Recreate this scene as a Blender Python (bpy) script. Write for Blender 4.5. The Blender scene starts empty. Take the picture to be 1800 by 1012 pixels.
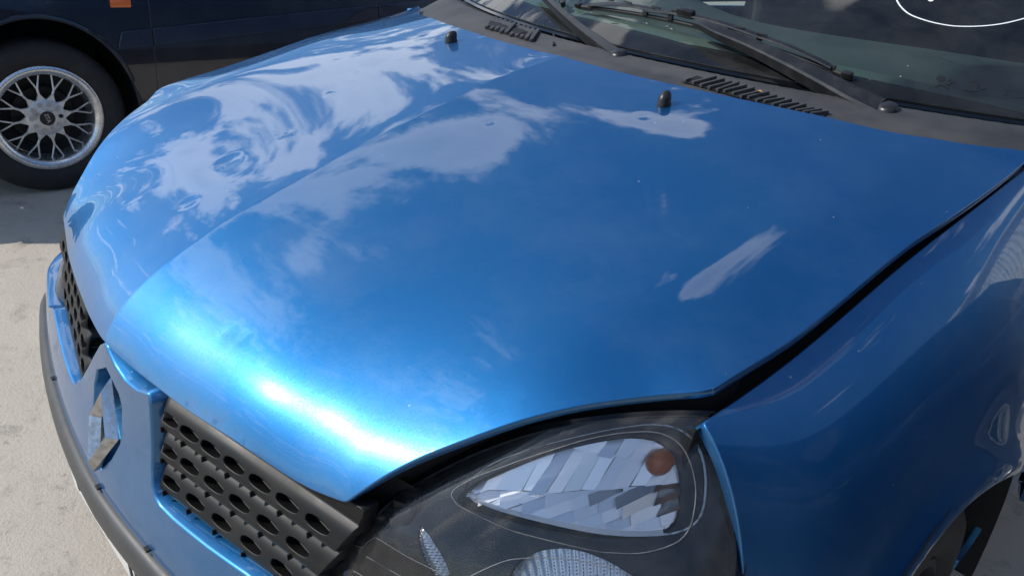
import bpy, bmesh, math, random
import numpy as np
from mathutils import Vector, Matrix
from mathutils.geometry import delaunay_2d_cdt
random.seed(7); rng = np.random.default_rng(7)
SC = bpy.context.scene
COL = SC.collection
R_ = math.radians

# ------------------------------------------------------------------ camera
CAM_C = np.array([0.91345395, -0.13497884, 1.16206858])
CAM_R = np.array([[0.6781875364389883, -0.37384506024831354, 0.6326938725376995],
                  [0.7298922023966326, 0.24242952069061688, -0.6391285476164483],
                  [0.08555137812688351, 0.8952473392452236, 0.4372792737769976]])
CAM_F = 1359.978
cd = bpy.data.cameras.new('camera'); cam = bpy.data.objects.new('camera', cd); COL.objects.link(cam)
cd.sensor_width = 36.0; cd.lens = 36.0 * CAM_F / 1800.0; cd.clip_start = 0.02; cd.clip_end = 2000
cam.matrix_world = Matrix.Translation(CAM_C) @ Matrix(CAM_R.tolist()).to_4x4()
SC.camera = cam

# ------------------------------------------------------------------ sun, sky, exposure
SUN = Vector((-0.50, -0.62, 0.63)).normalized()
sl = bpy.data.lights.new('sun', 'SUN'); sl.energy = 4.2; sl.angle = R_(0.53); sl.color = (1.0, 0.955, 0.89)
so = bpy.data.objects.new('sun', sl); COL.objects.link(so)
so.rotation_euler = SUN.to_track_quat('Z', 'Y').to_euler(); so.location = (-3, -4, 5)
SC.view_settings.view_transform = 'Standard'; SC.view_settings.look = 'None'
SC.view_settings.exposure = 0.0; SC.view_settings.gamma = 1.0; SC.view_settings.use_curve_mapping = False
W = bpy.data.worlds.new('World'); SC.world = W; W.use_nodes = True
def world():
    nt = W.node_tree; N = nt.nodes; L = nt.links; N.clear()
    def nd(t, **k):
        n = N.new(t)
        for a, b in k.items(): setattr(n, a, b)
        return n
    def math_(op, a, b=None, c=None, clamp=False):
        n = nd('ShaderNodeMath', operation=op, use_clamp=clamp)
        for i, v in enumerate((a, b, c)):
            if v is None: continue
            if isinstance(v, (int, float)): n.inputs[i].default_value = v
            else: L.new(v, n.inputs[i])
        return n.outputs[0]
    out = nd('ShaderNodeOutputWorld'); bg = nd('ShaderNodeBackground')
    sky = nd('ShaderNodeTexSky', sky_type='NISHITA', sun_disc=False)
    sky.sun_elevation = math.asin(SUN.z); sky.sun_rotation = math.atan2(SUN.x, SUN.y)
    sky.air_density = 1.0; sky.dust_density = 0.6; sky.ozone_density = 2.0
    tc = nd('ShaderNodeTexCoord'); sep = nd('ShaderNodeSeparateXYZ'); L.new(tc.outputs['Generated'], sep.inputs[0])
    zc_ = math_('MAXIMUM', sep.outputs[2], 0.0); zz = math_('ADD', zc_, 0.12)
    px = math_('DIVIDE', sep.outputs[0], zz); py = math_('DIVIDE', sep.outputs[1], zz)
    comb = nd('ShaderNodeCombineXYZ'); L.new(px, comb.inputs[0]); L.new(py, comb.inputs[1]); comb.inputs[2].default_value = 3.1
    def noise(scale, detail, rough, dist=0.0, off=0.0):
        mp = nd('ShaderNodeMapping'); mp.inputs['Location'].default_value = (off, off*0.7, off*0.3)
        L.new(comb.outputs[0], mp.inputs[0])
        n = nd('ShaderNodeTexNoise'); n.inputs['Scale'].default_value = scale; n.inputs['Detail'].default_value = detail
        n.inputs['Roughness'].default_value = rough; n.inputs['Distortion'].default_value = dist
        L.new(mp.outputs[0], n.inputs[0]); return n.outputs['Fac']
    n1 = noise(CLOUD['s1'], 9, 0.60, 0.25, CLOUD['o1']); n2 = noise(CLOUD['s2'], 3, 0.5, 0.0, CLOUD['o2'])
    # broad cover: heaps of fair-weather cloud low in the sky, broken wisps higher up
    cover = math_('ADD', math_('MULTIPLY', n1, 0.62), math_('MULTIPLY', n2, 0.38))
    # cloud banks of this day (position on the cloud layer, size, weight)
    bank = None
    for (bx, by, rx, ry, wt) in CLOUD['banks']:
        dx = math_('DIVIDE', math_('SUBTRACT', px, bx), rx); dy = math_('DIVIDE', math_('SUBTRACT', py, by), ry)
        q = math_('ADD', math_('MULTIPLY', dx, dx), math_('MULTIPLY', dy, dy))
        g = math_('MULTIPLY', math_('EXPONENT', math_('MULTIPLY', q, -1.0)), wt)
        bank = g if bank is None else math_('ADD', bank, g)
    cover = math_('ADD', cover, bank)
    mr = nd('ShaderNodeMapRange', interpolation_type='SMOOTHSTEP'); L.new(cover, mr.inputs[0])
    mr.inputs[1].default_value = CLOUD['lo']; mr.inputs[2].default_value = CLOUD['hi']
    # thickness shading: thick middles a little greyer
    mr2 = nd('ShaderNodeMapRange'); L.new(cover, mr2.inputs[0]); mr2.inputs[1].default_value = CLOUD['hi']; mr2.inputs[2].default_value = CLOUD['hi'] + 0.22
    mr2.inputs[3].default_value = CLOUD['white']; mr2.inputs[4].default_value = CLOUD['white'] * 0.72
    cc = nd('ShaderNodeVectorMath', operation='SCALE'); cc.inputs[0].default_value = (0.95, 0.985, 1.04); L.new(mr2.outputs[0], cc.inputs['Scale'])
    tint = nd('ShaderNodeMix', data_type='RGBA', blend_type='MULTIPLY'); tint.inputs[0].default_value = 1.0
    L.new(sky.outputs[0], tint.inputs[6]); tint.inputs[7].default_value = (0.72, 0.94, 1.14, 1)
    mix = nd('ShaderNodeMix', data_type='RGBA'); L.new(mr.outputs[0], mix.inputs[0]); L.new(tint.outputs[2], mix.inputs[6]); L.new(cc.outputs[0], mix.inputs[7])
    # bright aureole of thin cloud round the sun itself
    dot = nd('ShaderNodeVectorMath', operation='DOT_PRODUCT'); L.new(tc.outputs['Generated'], dot.inputs[0]); dot.inputs[1].default_value = SUN[:]
    ang = math_('ARCCOSINE', math_('MINIMUM', dot.outputs['Value'], 1.0))
    g1 = math_('MULTIPLY', math_('EXPONENT', math_('MULTIPLY', ang, -1.0 / R_(2.6))), 95.0)
    g2 = math_('MULTIPLY', math_('EXPONENT', math_('MULTIPLY', ang, -1.0 / R_(11.0))), 7.0)
    gl = nd('ShaderNodeVectorMath', operation='SCALE'); gl.inputs[0].default_value = (1.0, 0.97, 0.92); L.new(math_('ADD', g1, g2), gl.inputs['Scale'])
    sm = nd('ShaderNodeVectorMath', operation='ADD'); L.new(mix.outputs[2], sm.inputs[0]); L.new(gl.outputs[0], sm.inputs[1])
    L.new(sm.outputs[0], bg.inputs[0]); bg.inputs[1].default_value = 0.12; L.new(bg.outputs[0], out.inputs[0])
CLOUD = dict(s1=4.6, s2=1.5, o1=4.0, o2=11.0, lo=0.535, hi=0.612, white=13.5,
             banks=[(-1.85, 0.80, 0.42, 0.62, 0.125), (-2.1, 0.1, 0.35, 0.35, 0.115), (-1.32, 0.30, 0.16, 0.30, -0.07), (-0.87, 0.38, 0.11, 0.085, 0.22), (-0.68, 0.77, 0.11, 0.12, 0.18), (-0.50, 0.52, 0.06, 0.045, 0.12),
                    (-1.0, -0.34, 0.08, 0.13, 0.15), (-0.40, 0.10, 0.055, 0.11, 0.24), (-0.34, 0.52, 0.06, 0.09, 0.24), (-0.84, -0.05, 0.05, 0.06, 0.12), (-0.42, 0.15, 0.34, 0.32, -0.14), (-0.25, 0.98, 0.25, 0.2, -0.16)])
world()

# ------------------------------------------------------------------ pixel rays (only used to lay the photo's outlines on the modelled surfaces)
def ray(u, v):
    q = CAM_R @ np.array([(u - 900) / CAM_F, -(v - 506) / CAM_F, -1.0]); return q / np.linalg.norm(q)
def onX(u, v, x): r = ray(u, v); return CAM_C + r * (x - CAM_C[0]) / r[0]
def onZ(u, v, z): r = ray(u, v); return CAM_C + r * (z - CAM_C[2]) / r[2]
def march(u, v, F, t0=0.25, t1=2.4, st=0.01):
    r = ray(u, v); a = t0; fa = F(CAM_C + a * r); t = a + st
    while t < t1:
        fb = F(CAM_C + t * r)
        if fa > 0 >= fb:
            for _ in range(28):
                m = (a + t) / 2
                if F(CAM_C + m * r) > 0: a = m
                else: t = m
            return CAM_C + a * r
        a, fa = t, fb; t += st
    return None

# ------------------------------------------------------------------ materials
MATS = {}
def pbr(name, col, rough=0.5, metal=0.0, coat=0.0, coat_r=0.03, spec=0.5, bump=None, vary=None, alpha=None, trans=0.0, ior=None, emit=None):
    if name in MATS: return MATS[name]
    m = bpy.data.materials.new(name); m.use_nodes = True; nt = m.node_tree; b = nt.nodes['Principled BSDF']
    b.inputs['Base Color'].default_value = (*col, 1); b.inputs['Roughness'].default_value = rough; b.inputs['Metallic'].default_value = metal
    b.inputs['Coat Weight'].default_value = coat; b.inputs['Coat Roughness'].default_value = coat_r; b.inputs['Specular IOR Level'].default_value = spec
    b.inputs['Transmission Weight'].default_value = trans
    if ior: b.inputs['IOR'].default_value = ior
    tc = nt.nodes.new('ShaderNodeTexCoord')
    if vary:   # (scale, dark colour, amount) mottled second colour
        sc, c2, lo, hi = vary
        n = nt.nodes.new('ShaderNodeTexNoise'); n.inputs['Scale'].default_value = sc; n.inputs['Detail'].default_value = 6; n.inputs['Roughness'].default_value = 0.65
        nt.links.new(tc.outputs['Object'], n.inputs[0])
        mr = nt.nodes.new('ShaderNodeMapRange'); nt.links.new(n.outputs['Fac'], mr.inputs[0]); mr.inputs[1].default_value = lo; mr.inputs[2].default_value = hi
        mx = nt.nodes.new('ShaderNodeMix'); mx.data_type = 'RGBA'; nt.links.new(mr.outputs[0], mx.inputs[0])
        mx.inputs[6].default_value = (*col, 1); mx.inputs[7].default_value = (*c2, 1); nt.links.new(mx.outputs[2], b.inputs['Base Color'])
        mr3 = nt.nodes.new('ShaderNodeMapRange'); nt.links.new(n.outputs['Fac'], mr3.inputs[0]); mr3.inputs[1].default_value = 0.3; mr3.inputs[2].default_value = 0.7
        mr3.inputs[3].default_value = max(0.0, rough - 0.08); mr3.inputs[4].default_value = min(1, rough + 0.08); nt.links.new(mr3.outputs[0], b.inputs['Roughness'])
    if bump:   # (scale, strength, distance)
        n = nt.nodes.new('ShaderNodeTexNoise'); n.inputs['Scale'].default_value = bump[0]; n.inputs['Detail'].default_value = 5
        nt.links.new(tc.outputs['Object'], n.inputs[0])
        bp = nt.nodes.new('ShaderNodeBump'); bp.inputs['Strength'].default_value = bump[1]; bp.inputs['Distance'].default_value = bump[2]
        nt.links.new(n.outputs['Fac'], bp.inputs['Height']); nt.links.new(bp.outputs[0], b.inputs['Normal'])
    MATS[name] = m; return m

def paint(name, col, metal=0.9, rough=0.36, flake=0.25, peel=0.012, dirt=0.5, flop=None):
    """metallic base coat with fine flakes under a clear coat with a little orange peel, dust specks"""
    m = bpy.data.materials.new(name); m.use_nodes = True; nt = m.node_tree; N = nt.nodes; L = nt.links; b = N['Principled BSDF']
    b.inputs['Metallic'].default_value = metal; b.inputs['Roughness'].default_value = rough
    b.inputs['Coat Weight'].default_value = 1.0; b.inputs['Coat Roughness'].default_value = 0.012; b.inputs['Coat IOR'].default_value = 1.52
    tc = N.new('ShaderNodeTexCoord')
    vo = N.new('ShaderNodeTexVoronoi'); vo.inputs['Scale'].default_value = 1700.0; L.new(tc.outputs['Object'], vo.inputs[0])
    geo = N.new('ShaderNodeNewGeometry')
    sub = N.new('ShaderNodeVectorMath'); sub.operation = 'SUBTRACT'; L.new(vo.outputs['Color'], sub.inputs[0]); sub.inputs[1].default_value = (0.5, 0.5, 0.5)
    scl = N.new('ShaderNodeVectorMath'); scl.operation = 'SCALE'; L.new(sub.outputs[0], scl.inputs[0]); scl.inputs['Scale'].default_value = flake
    add = N.new('ShaderNodeVectorMath'); add.operation = 'ADD'; L.new(geo.outputs['Normal'], add.inputs[0]); L.new(scl.outputs[0], add.inputs[1])
    nrm = N.new('ShaderNodeVectorMath'); nrm.operation = 'NORMALIZE'; L.new(add.outputs[0], nrm.inputs[0]); L.new(nrm.outputs[0], b.inputs['Normal'])
    n = N.new('ShaderNodeTexNoise'); n.inputs['Scale'].default_value = 130; n.inputs['Detail'].default_value = 2; L.new(tc.outputs['Object'], n.inputs[0])
    n3 = N.new('ShaderNodeTexNoise'); n3.inputs['Scale'].default_value = 14; n3.inputs['Detail'].default_value = 1; L.new(tc.outputs['Object'], n3.inputs[0])
    ad = N.new('ShaderNodeMath'); ad.operation = 'MULTIPLY_ADD'; L.new(n3.outputs['Fac'], ad.inputs[0]); ad.inputs[1].default_value = 4.0; L.new(n.outputs['Fac'], ad.inputs[2])
    bp = N.new('ShaderNodeBump'); bp.inputs['Strength'].default_value = 1.0; bp.inputs['Distance'].default_value = peel * 0.001; L.new(ad.outputs[0], bp.inputs['Height'])
    L.new(bp.outputs[0], b.inputs['Coat Normal'])
    # dust specks and chips
    v2 = N.new('ShaderNodeTexVoronoi'); v2.inputs['Scale'].default_value = 38; L.new(tc.outputs['Object'], v2.inputs[0])
    n4 = N.new('ShaderNodeTexNoise'); n4.inputs['Scale'].default_value = 400; L.new(tc.outputs['Object'], n4.inputs[0])
    sx = N.new('ShaderNodeSeparateXYZ'); L.new(v2.outputs['Color'], sx.inputs[0])
    rr = N.new('ShaderNodeMapRange'); L.new(sx.outputs[0], rr.inputs[0]); rr.inputs[1].default_value = 0.55; rr.inputs[2].default_value = 1.0; rr.inputs[3].default_value = 0.0; rr.inputs[4].default_value = 0.050
    lt = N.new('ShaderNodeMath'); lt.operation = 'LESS_THAN'; L.new(v2.outputs['Distance'], lt.inputs[0]); L.new(rr.outputs[0], lt.inputs[1])
    n5 = N.new('ShaderNodeTexNoise'); n5.inputs['Scale'].default_value = 5; n5.inputs['Detail'].default_value = 8; n5.inputs['Roughness'].default_value = 0.7; L.new(tc.outputs['Object'], n5.inputs[0])
    film = N.new('ShaderNodeMapRange'); L.new(n5.outputs['Fac'], film.inputs[0]); film.inputs[1].default_value = 0.45; film.inputs[2].default_value = 0.8; film.inputs[3].default_value = 0.0; film.inputs[4].default_value = 0.10 * dirt
    mx = N.new('ShaderNodeMath'); mx.operation = 'MULTIPLY_ADD'; L.new(lt.outputs[0], mx.inputs[0]); mx.inputs[1].default_value = 0.7 * dirt; L.new(film.outputs[0], mx.inputs[2])
    mix = N.new('ShaderNodeMix'); mix.data_type = 'RGBA'; L.new(mx.outputs[0], mix.inputs[0]); mix.inputs[6].default_value = (*col, 1); mix.inputs[7].default_value = (0.45, 0.43, 0.40, 1)
    L.new(mix.outputs[2], b.inputs['Base Color'])
    im = N.new('ShaderNodeMath'); im.operation = 'MULTIPLY_ADD'; L.new(mx.outputs[0], im.inputs[0]); im.inputs[1].default_value = -metal; im.inputs[2].default_value = metal; L.new(im.outputs[0], b.inputs['Metallic'])
    if flop:   # flake layer: brighter, greener, tighter highlight than the pigment layer
        fcol, frough, fw = flop
        b2 = N.new('ShaderNodeBsdfPrincipled'); b2.inputs['Base Color'].default_value = (*fcol, 1); b2.inputs['Metallic'].default_value = 1.0; b2.inputs['Roughness'].default_value = frough
        b2.inputs['Coat Weight'].default_value = 1.0; b2.inputs['Coat Roughness'].default_value = 0.012; b2.inputs['Coat IOR'].default_value = 1.52
        L.new(nrm.outputs[0], b2.inputs['Normal']); L.new(bp.outputs[0], b2.inputs['Coat Normal'])
        ms = N.new('ShaderNodeMixShader'); ms.inputs[0].default_value = fw; L.new(b.outputs[0], ms.inputs[1]); L.new(b2.outputs[0], ms.inputs[2])
        L.new(ms.outputs[0], N['Material Output'].inputs[0])
    return m

def glass(name, tint, refl=1.45, rough=0.0, haze=None, scuff=None):
    """thin pane: tinted see-through plus Fresnel mirror, with a light film of dust"""
    m = bpy.data.materials.new(name); m.use_nodes = True; nt = m.node_tree; N = nt.nodes; L = nt.links; N.clear()
    out = N.new('ShaderNodeOutputMaterial'); tr = N.new('ShaderNodeBsdfTransparent'); tr.inputs[0].default_value = (*tint, 1)
    gl = N.new('ShaderNodeBsdfGlossy'); gl.inputs['Roughness'].default_value = rough
    fr = N.new('ShaderNodeFresnel'); fr.inputs[0].default_value = refl
    mx = N.new('ShaderNodeMixShader'); L.new(fr.outputs[0], mx.inputs[0]); L.new(tr.outputs[0], mx.inputs[1]); L.new(gl.outputs[0], mx.inputs[2])
    last = mx
    if scuff:
        g2 = N.new('ShaderNodeBsdfGlossy'); g2.inputs['Roughness'].default_value = scuff[0]; gm = N.new('ShaderNodeMixShader'); gm.inputs[0].default_value = scuff[1]
        L.new(gl.outputs[0], gm.inputs[1]); L.new(g2.outputs[0], gm.inputs[2]); L.new(gm.outputs[0], mx.inputs[2])
    if haze:
        df = N.new('ShaderNodeBsdfDiffuse'); df.inputs[0].default_value = (0.58, 0.58, 0.57, 1)
        tc = N.new('ShaderNodeTexCoord'); n = N.new('ShaderNodeTexNoise'); n.inputs['Scale'].default_value = haze[1]; n.inputs['Detail'].default_value = 8; n.inputs['Roughness'].default_value = 0.7
        L.new(tc.outputs['Object'], n.inputs[0]); mr = N.new('ShaderNodeMapRange'); L.new(n.outputs['Fac'], mr.inputs[0]); mr.inputs[1].default_value = 0.35; mr.inputs[2].default_value = 0.75
        mr.inputs[3].default_value = haze[0] * 0.3; mr.inputs[4].default_value = haze[0] * 1.6
        v2 = N.new('ShaderNodeTexVoronoi'); v2.inputs['Scale'].default_value = haze[2]; L.new(tc.outputs['Object'], v2.inputs[0])
        sx = N.new('ShaderNodeSeparateXYZ'); L.new(v2.outputs['Color'], sx.inputs[0])
        rr = N.new('ShaderNodeMapRange'); L.new(sx.outputs[0], rr.inputs[0]); rr.inputs[1].default_value = 0.7; rr.inputs[2].default_value = 1.0; rr.inputs[3].default_value = 0.0; rr.inputs[4].default_value = 0.07
        lt = N.new('ShaderNodeMath'); lt.operation = 'LESS_THAN'; L.new(v2.outputs['Distance'], lt.inputs[0]); L.new(rr.outputs[0], lt.inputs[1])
        ad = N.new('ShaderNodeMath'); ad.operation = 'MULTIPLY_ADD'; L.new(lt.outputs[0], ad.inputs[0]); ad.inputs[1].default_value = 0.45; L.new(mr.outputs[0], ad.inputs[2]); ad.use_clamp = True
        m2 = N.new('ShaderNodeMixShader'); L.new(ad.outputs[0], m2.inputs[0]); L.new(mx.outputs[0], m2.inputs[1]); L.new(df.outputs[0], m2.inputs[2]); last = m2
    L.new(last.outputs[0], out.inputs[0]); MATS[name] = m; return m

M_BLUE = paint('blue_metallic_paint', (0.009, 0.126, 0.345), metal=0.92, rough=0.52, flake=0.06, flop=((0.17, 0.56, 0.50), 0.25, 0.062), dirt=1.0)
M_NAVY = paint('navy_paint', (0.002, 0.004, 0.014), metal=0.2, rough=0.4, flake=0.02)
M_STEEL_BLUE = paint('slate_blue_paint', (0.004, 0.012, 0.035), metal=0.3, rough=0.4, flake=0.05)
M_BLACK = pbr('black_plastic', (0.012, 0.012, 0.013), 0.42, bump=(900, 0.25, 0.0003))
M_GRILLE = pbr('worn_black_plastic', (0.0065, 0.0065, 0.0065), 0.48, spec=0.28, bump=(900, 0.15, 0.0002), vary=(14, (0.020, 0.018, 0.015), 0.48, 0.75))
M_STRIP = pbr('grey_rubber_strip', (0.036, 0.036, 0.037), 0.50, bump=(900, 0.3, 0.0003), vary=(25, (0.058, 0.056, 0.053), 0.4, 0.8))
M_COWL = pbr('dusty_cowl_plastic', (0.030, 0.030, 0.030), 0.60, bump=(500, 0.4, 0.0005), vary=(8, (0.074, 0.071, 0.068), 0.35, 0.75))
M_WIPER = pbr('wiper_black', (0.013, 0.013, 0.014), 0.34, bump=(500, 0.2, 0.0002), vary=(40, (0.03, 0.029, 0.027), 0.5, 0.8))
M_RUBBER = pbr('black_rubber', (0.010, 0.010, 0.010), 0.7)
M_VOID = pbr('dark_cavity', (0.004, 0.004, 0.0045), 0.75)
M_TYRE = pbr('tyre_rubber', (0.016, 0.016, 0.017), 0.78, bump=(220, 0.4, 0.001), vary=(18, (0.038, 0.036, 0.033), 0.45, 0.75))
M_CHROME = pbr('chrome', (0.78, 0.79, 0.80), 0.14, metal=1.0, bump=(300, 0.05, 0.0003), vary=(60, (0.45, 0.45, 0.44), 0.5, 0.75))
M_REFLECT = pbr('mirror_reflector', (0.92, 0.92, 0.92), 0.30, metal=1.0)
M_RUST = pbr('rusty_steel', (0.055, 0.10, 0.17), 0.6, vary=(34, (0.20, 0.10, 0.045), 0.36, 0.5), bump=(400, 0.5, 0.0006))
M_AMBER = pbr('amber_bulb', (0.90, 0.22, 0.05), 0.10, trans=0.25, ior=1.45)
M_ORANGE = pbr('orange_marker', (0.75, 0.16, 0.03), 0.2, coat=1.0)
M_ALLOY = pbr('dull_alloy', (0.74, 0.74, 0.73), 0.45, metal=0.75, vary=(25, (0.16, 0.15, 0.14), 0.5, 0.8))
M_LIP = pbr('polished_lip', (0.80, 0.79, 0.78), 0.28, metal=0.9, vary=(20, (0.35, 0.34, 0.33), 0.5, 0.8))
M_SILVER = pbr('silver_wheel_paint', (0.42, 0.43, 0.44), 0.35, metal=0.6)
M_HOUSING = pbr('gloss_black_housing', (0.006, 0.006, 0.007), 0.16, bump=(60, 0.03, 0.001))
M_DASH = pbr('dashboard_plastic', (0.12, 0.15, 0.155), 0.6, bump=(600, 0.4, 0.0005))
M_DASH2 = pbr('lit_vent_strip', (0.20, 0.25, 0.23), 0.6)
M_SEAT = pbr('seat_fabric', (0.03, 0.036, 0.045), 0.9, bump=(300, 0.5, 0.001))
M_FRIT = pbr('black_glass_band', (0.004, 0.005, 0.007), 0.12)
M_PRINT = pbr('black_print', (0.006, 0.008, 0.009), 0.6)
M_WHITE = pbr('white_print', (0.85, 0.87, 0.87), 0.5)
M_PLATE = pbr('number_plate_white', (0.72, 0.72, 0.70), 0.4, coat=0.4)
M_BRASS = pbr('dry_leaf', (0.35, 0.20, 0.08), 0.7)
M_GLASS = glass('windscreen_glass', (0.50, 0.60, 0.58), 1.5, haze=(0.03, 9, 34))
M_TINT = glass('side_glass', (0.14, 0.17, 0.17), 1.5)
M_LENS = glass('headlight_lens', (0.90, 0.90, 0.90), 1.5, rough=0.06, haze=(0.034, 22, 60), scuff=(0.34, 0.35))
M_RIB = pbr('ribbed_clear', (0.75, 0.76, 0.77), 0.22, metal=0.7)

def concrete():
    m = bpy.data.materials.new('concrete'); m.use_nodes = True; nt = m.node_tree; N = nt.nodes; L = nt.links; b = N['Principled BSDF']
    b.inputs['Roughness'].default_value = 0.88
    tc = N.new('ShaderNodeTexCoord')
    def noise(s, d, r, dist=0):
        n = N.new('ShaderNodeTexNoise'); n.inputs['Scale'].default_value = s; n.inputs['Detail'].default_value = d; n.inputs['Roughness'].default_value = r; n.inputs['Distortion'].default_value = dist
        L.new(tc.outputs['Object'], n.inputs[0]); return n.outputs['Fac']
    def ramp(v, lo, hi):
        mr = N.new('ShaderNodeMapRange'); L.new(v, mr.inputs[0]); mr.inputs[1].default_value = lo; mr.inputs[2].default_value = hi; return mr.outputs[0]
    def mix(f, a, c, bl='MIX'):
        x = N.new('ShaderNodeMix'); x.data_type = 'RGBA'; x.blend_type = bl
        if isinstance(f, float): x.inputs[0].default_value = f
        else: L.new(f, x.inputs[0])
        for i, v in ((6, a), (7, c)):
            if isinstance(v, tuple): x.inputs[i].default_value = (*v, 1)
            else: L.new(v, x.inputs[i])
        return x.outputs[2]
    c = mix(ramp(noise(2.2, 8, 0.7), 0.3, 0.7), (0.54, 0.475, 0.39), (0.45, 0.395, 0.325))
    c = mix(ramp(noise(7, 9, 0.75, 0.4), 0.53, 0.66), c, (0.27, 0.235, 0.19))
    c = mix(ramp(noise(26, 6, 0.7), 0.60, 0.70), c, (0.21, 0.18, 0.145))
    c = mix(ramp(noise(160, 3, 0.6), 0.35, 0.75), c, (0.50, 0.44, 0.365))
    c = mix(ramp(noise(5.0, 10, 0.8, 1.5), 0.665, 0.715), c, (0.12, 0.10, 0.085))
    L.new(c, b.inputs['Base Color'])
    ad = N.new('ShaderNodeMath'); ad.operation = 'MULTIPLY_ADD'; L.new(noise(9, 6, 0.6), ad.inputs[0]); ad.inputs[1].default_value = 1.5; L.new(noise(120, 6, 0.75), ad.inputs[2])
    bp = N.new('ShaderNodeBump'); bp.inputs['Strength'].default_value = 0.7; bp.inputs['Distance'].default_value = 0.004; L.new(ad.outputs[0], bp.inputs['Height']); L.new(bp.outputs[0], b.inputs['Normal'])
    return m
M_CONCRETE = concrete()

# ------------------------------------------------------------------ mesh helpers
def link(o, parent=None):
    COL.objects.link(o)
    if parent is not None: o.parent = parent
    return o
def mesh_obj(name, verts, faces, mat, parent=None, smooth=True, normals=None, sharp=35):
    me = bpy.data.meshes.new(name); me.from_pydata([tuple(map(float, v)) for v in verts], [], [tuple(map(int, f)) for f in faces]); me.update()
    if smooth:
        me.shade_smooth()
        if normals is not None: me.normals_split_custom_set_from_vertices([tuple(map(float, n)) for n in normals])
        elif sharp: me.set_sharp_from_angle(angle=R_(sharp))
    me.materials.append(mat)
    return link(bpy.data.objects.new(name, me), parent)
def thing(name, label, cat, loc=(0, 0, 0), group=None):
    o = bpy.data.objects.new(name, None); o.location = loc; o.empty_display_size = 0.1; COL.objects.link(o)
    o['label'] = label; o['category'] = cat
    if group: o['group'] = group
    return o

class MB:
    def __init__(s): s.v = []; s.f = []
    def add(s, v, f):
        n = len(s.v); s.v += [tuple(map(float, a)) for a in v]; s.f += [tuple(i + n for i in q) for q in f]; return s
    def box(s, c, d, bev=0.0, rot=None):
        bm = bmesh.new(); bmesh.ops.create_cube(bm, size=1); bmesh.ops.scale(bm, vec=d, verts=bm.verts)
        if bev > 0: bmesh.ops.bevel(bm, geom=list(bm.edges), offset=bev, segments=2, affect='EDGES', profile=0.6)
        Mx = Matrix.Translation(tuple(map(float, c))) @ (rot.to_4x4() if rot is not None else Matrix())
        bm.transform(Mx); bm.verts.index_update()
        s.add([v.co for v in bm.verts], [[v.index for v in f.verts] for f in bm.faces]); bm.free(); return s
    def tube(s, pts, r, n=8, cap=True, flat=1.0, up=None):
        pts = [Vector(tuple(map(float, p))) for p in pts]; k = len(pts); rs = r if isinstance(r, (list, tuple)) else [r] * k
        ring = []; prev = Vector(up) if up is not None else None
        for i, p in enumerate(pts):
            t = (pts[min(i + 1, k - 1)] - pts[max(i - 1, 0)]).normalized()
            if prev is None: prev = Vector((0, 0, 1)) if abs(t.z) < 0.9 else Vector((1, 0, 0))
            a = (prev - t * prev.dot(t)).normalized(); b = t.cross(a); prev = a
            ring.append([p + (a * math.cos(2 * math.pi * j / n) * flat + b * math.sin(2 * math.pi * j / n)) * rs[i] for j in range(n)])
        v = [q for rg in ring for q in rg]; f = []
        for i in range(k - 1):
            for j in range(n): f.append((i * n + j, i * n + (j + 1) % n, (i + 1) * n + (j + 1) % n, (i + 1) * n + j))
        if cap: f.append(tuple(range(n - 1, -1, -1))); f.append(tuple((k - 1) * n + j for j in range(n)))
        return s.add(v, f)
    def lathe(s, prof, n, org, axis, closed=False, a0=0.0, a1=2 * math.pi):
        """prof: (radius, along axis) pairs"""
        ax = Vector(axis).normalized(); u = ax.orthogonal().normalized()
        if abs(ax.x) > 0.9: u = Vector((0, 0, 1))
        w = ax.cross(u); o = Vector(tuple(map(float, org))); v = []; f = []; full = abs(a1 - a0 - 2 * math.pi) < 1e-6; m = n if full else n + 1
        for i in range(m):
            a = a0 + (a1 - a0) * i / n
            for (r, h) in prof: v.append(o + ax * h + (u * math.cos(a) + w * math.sin(a)) * r)
        k = len(prof)
        for i in range(n):
            i2 = (i + 1) % m
            for j in range(k - 1 + (1 if closed else 0)):
                j2 = (j + 1) % k; f.append((i * k + j, i2 * k + j, i2 * k + j2, i * k + j2))
        return s.add(v, f)
    def prism(s, poly, h, frame):
        """extrude polygon (a,b) by h along c; frame=(origin, A, B, Cdir)"""
        o, A, B, Cd = [Vector(q) for q in frame]; k = len(poly)
        v = [o + A * p[0] + B * p[1] for p in poly] + [o + A * p[0] + B * p[1] + Cd * h for p in poly]
        f = [tuple(range(k - 1, -1, -1)), tuple(range(k, 2 * k))] + [(i, (i + 1) % k, k + (i + 1) % k, k + i) for i in range(k)]
        return s.add(v, f)
    def build(s, name, mat, parent=None, smooth=True, sharp=35): return mesh_obj(name, s.v, s.f, mat, parent, smooth, None, sharp)

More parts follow.
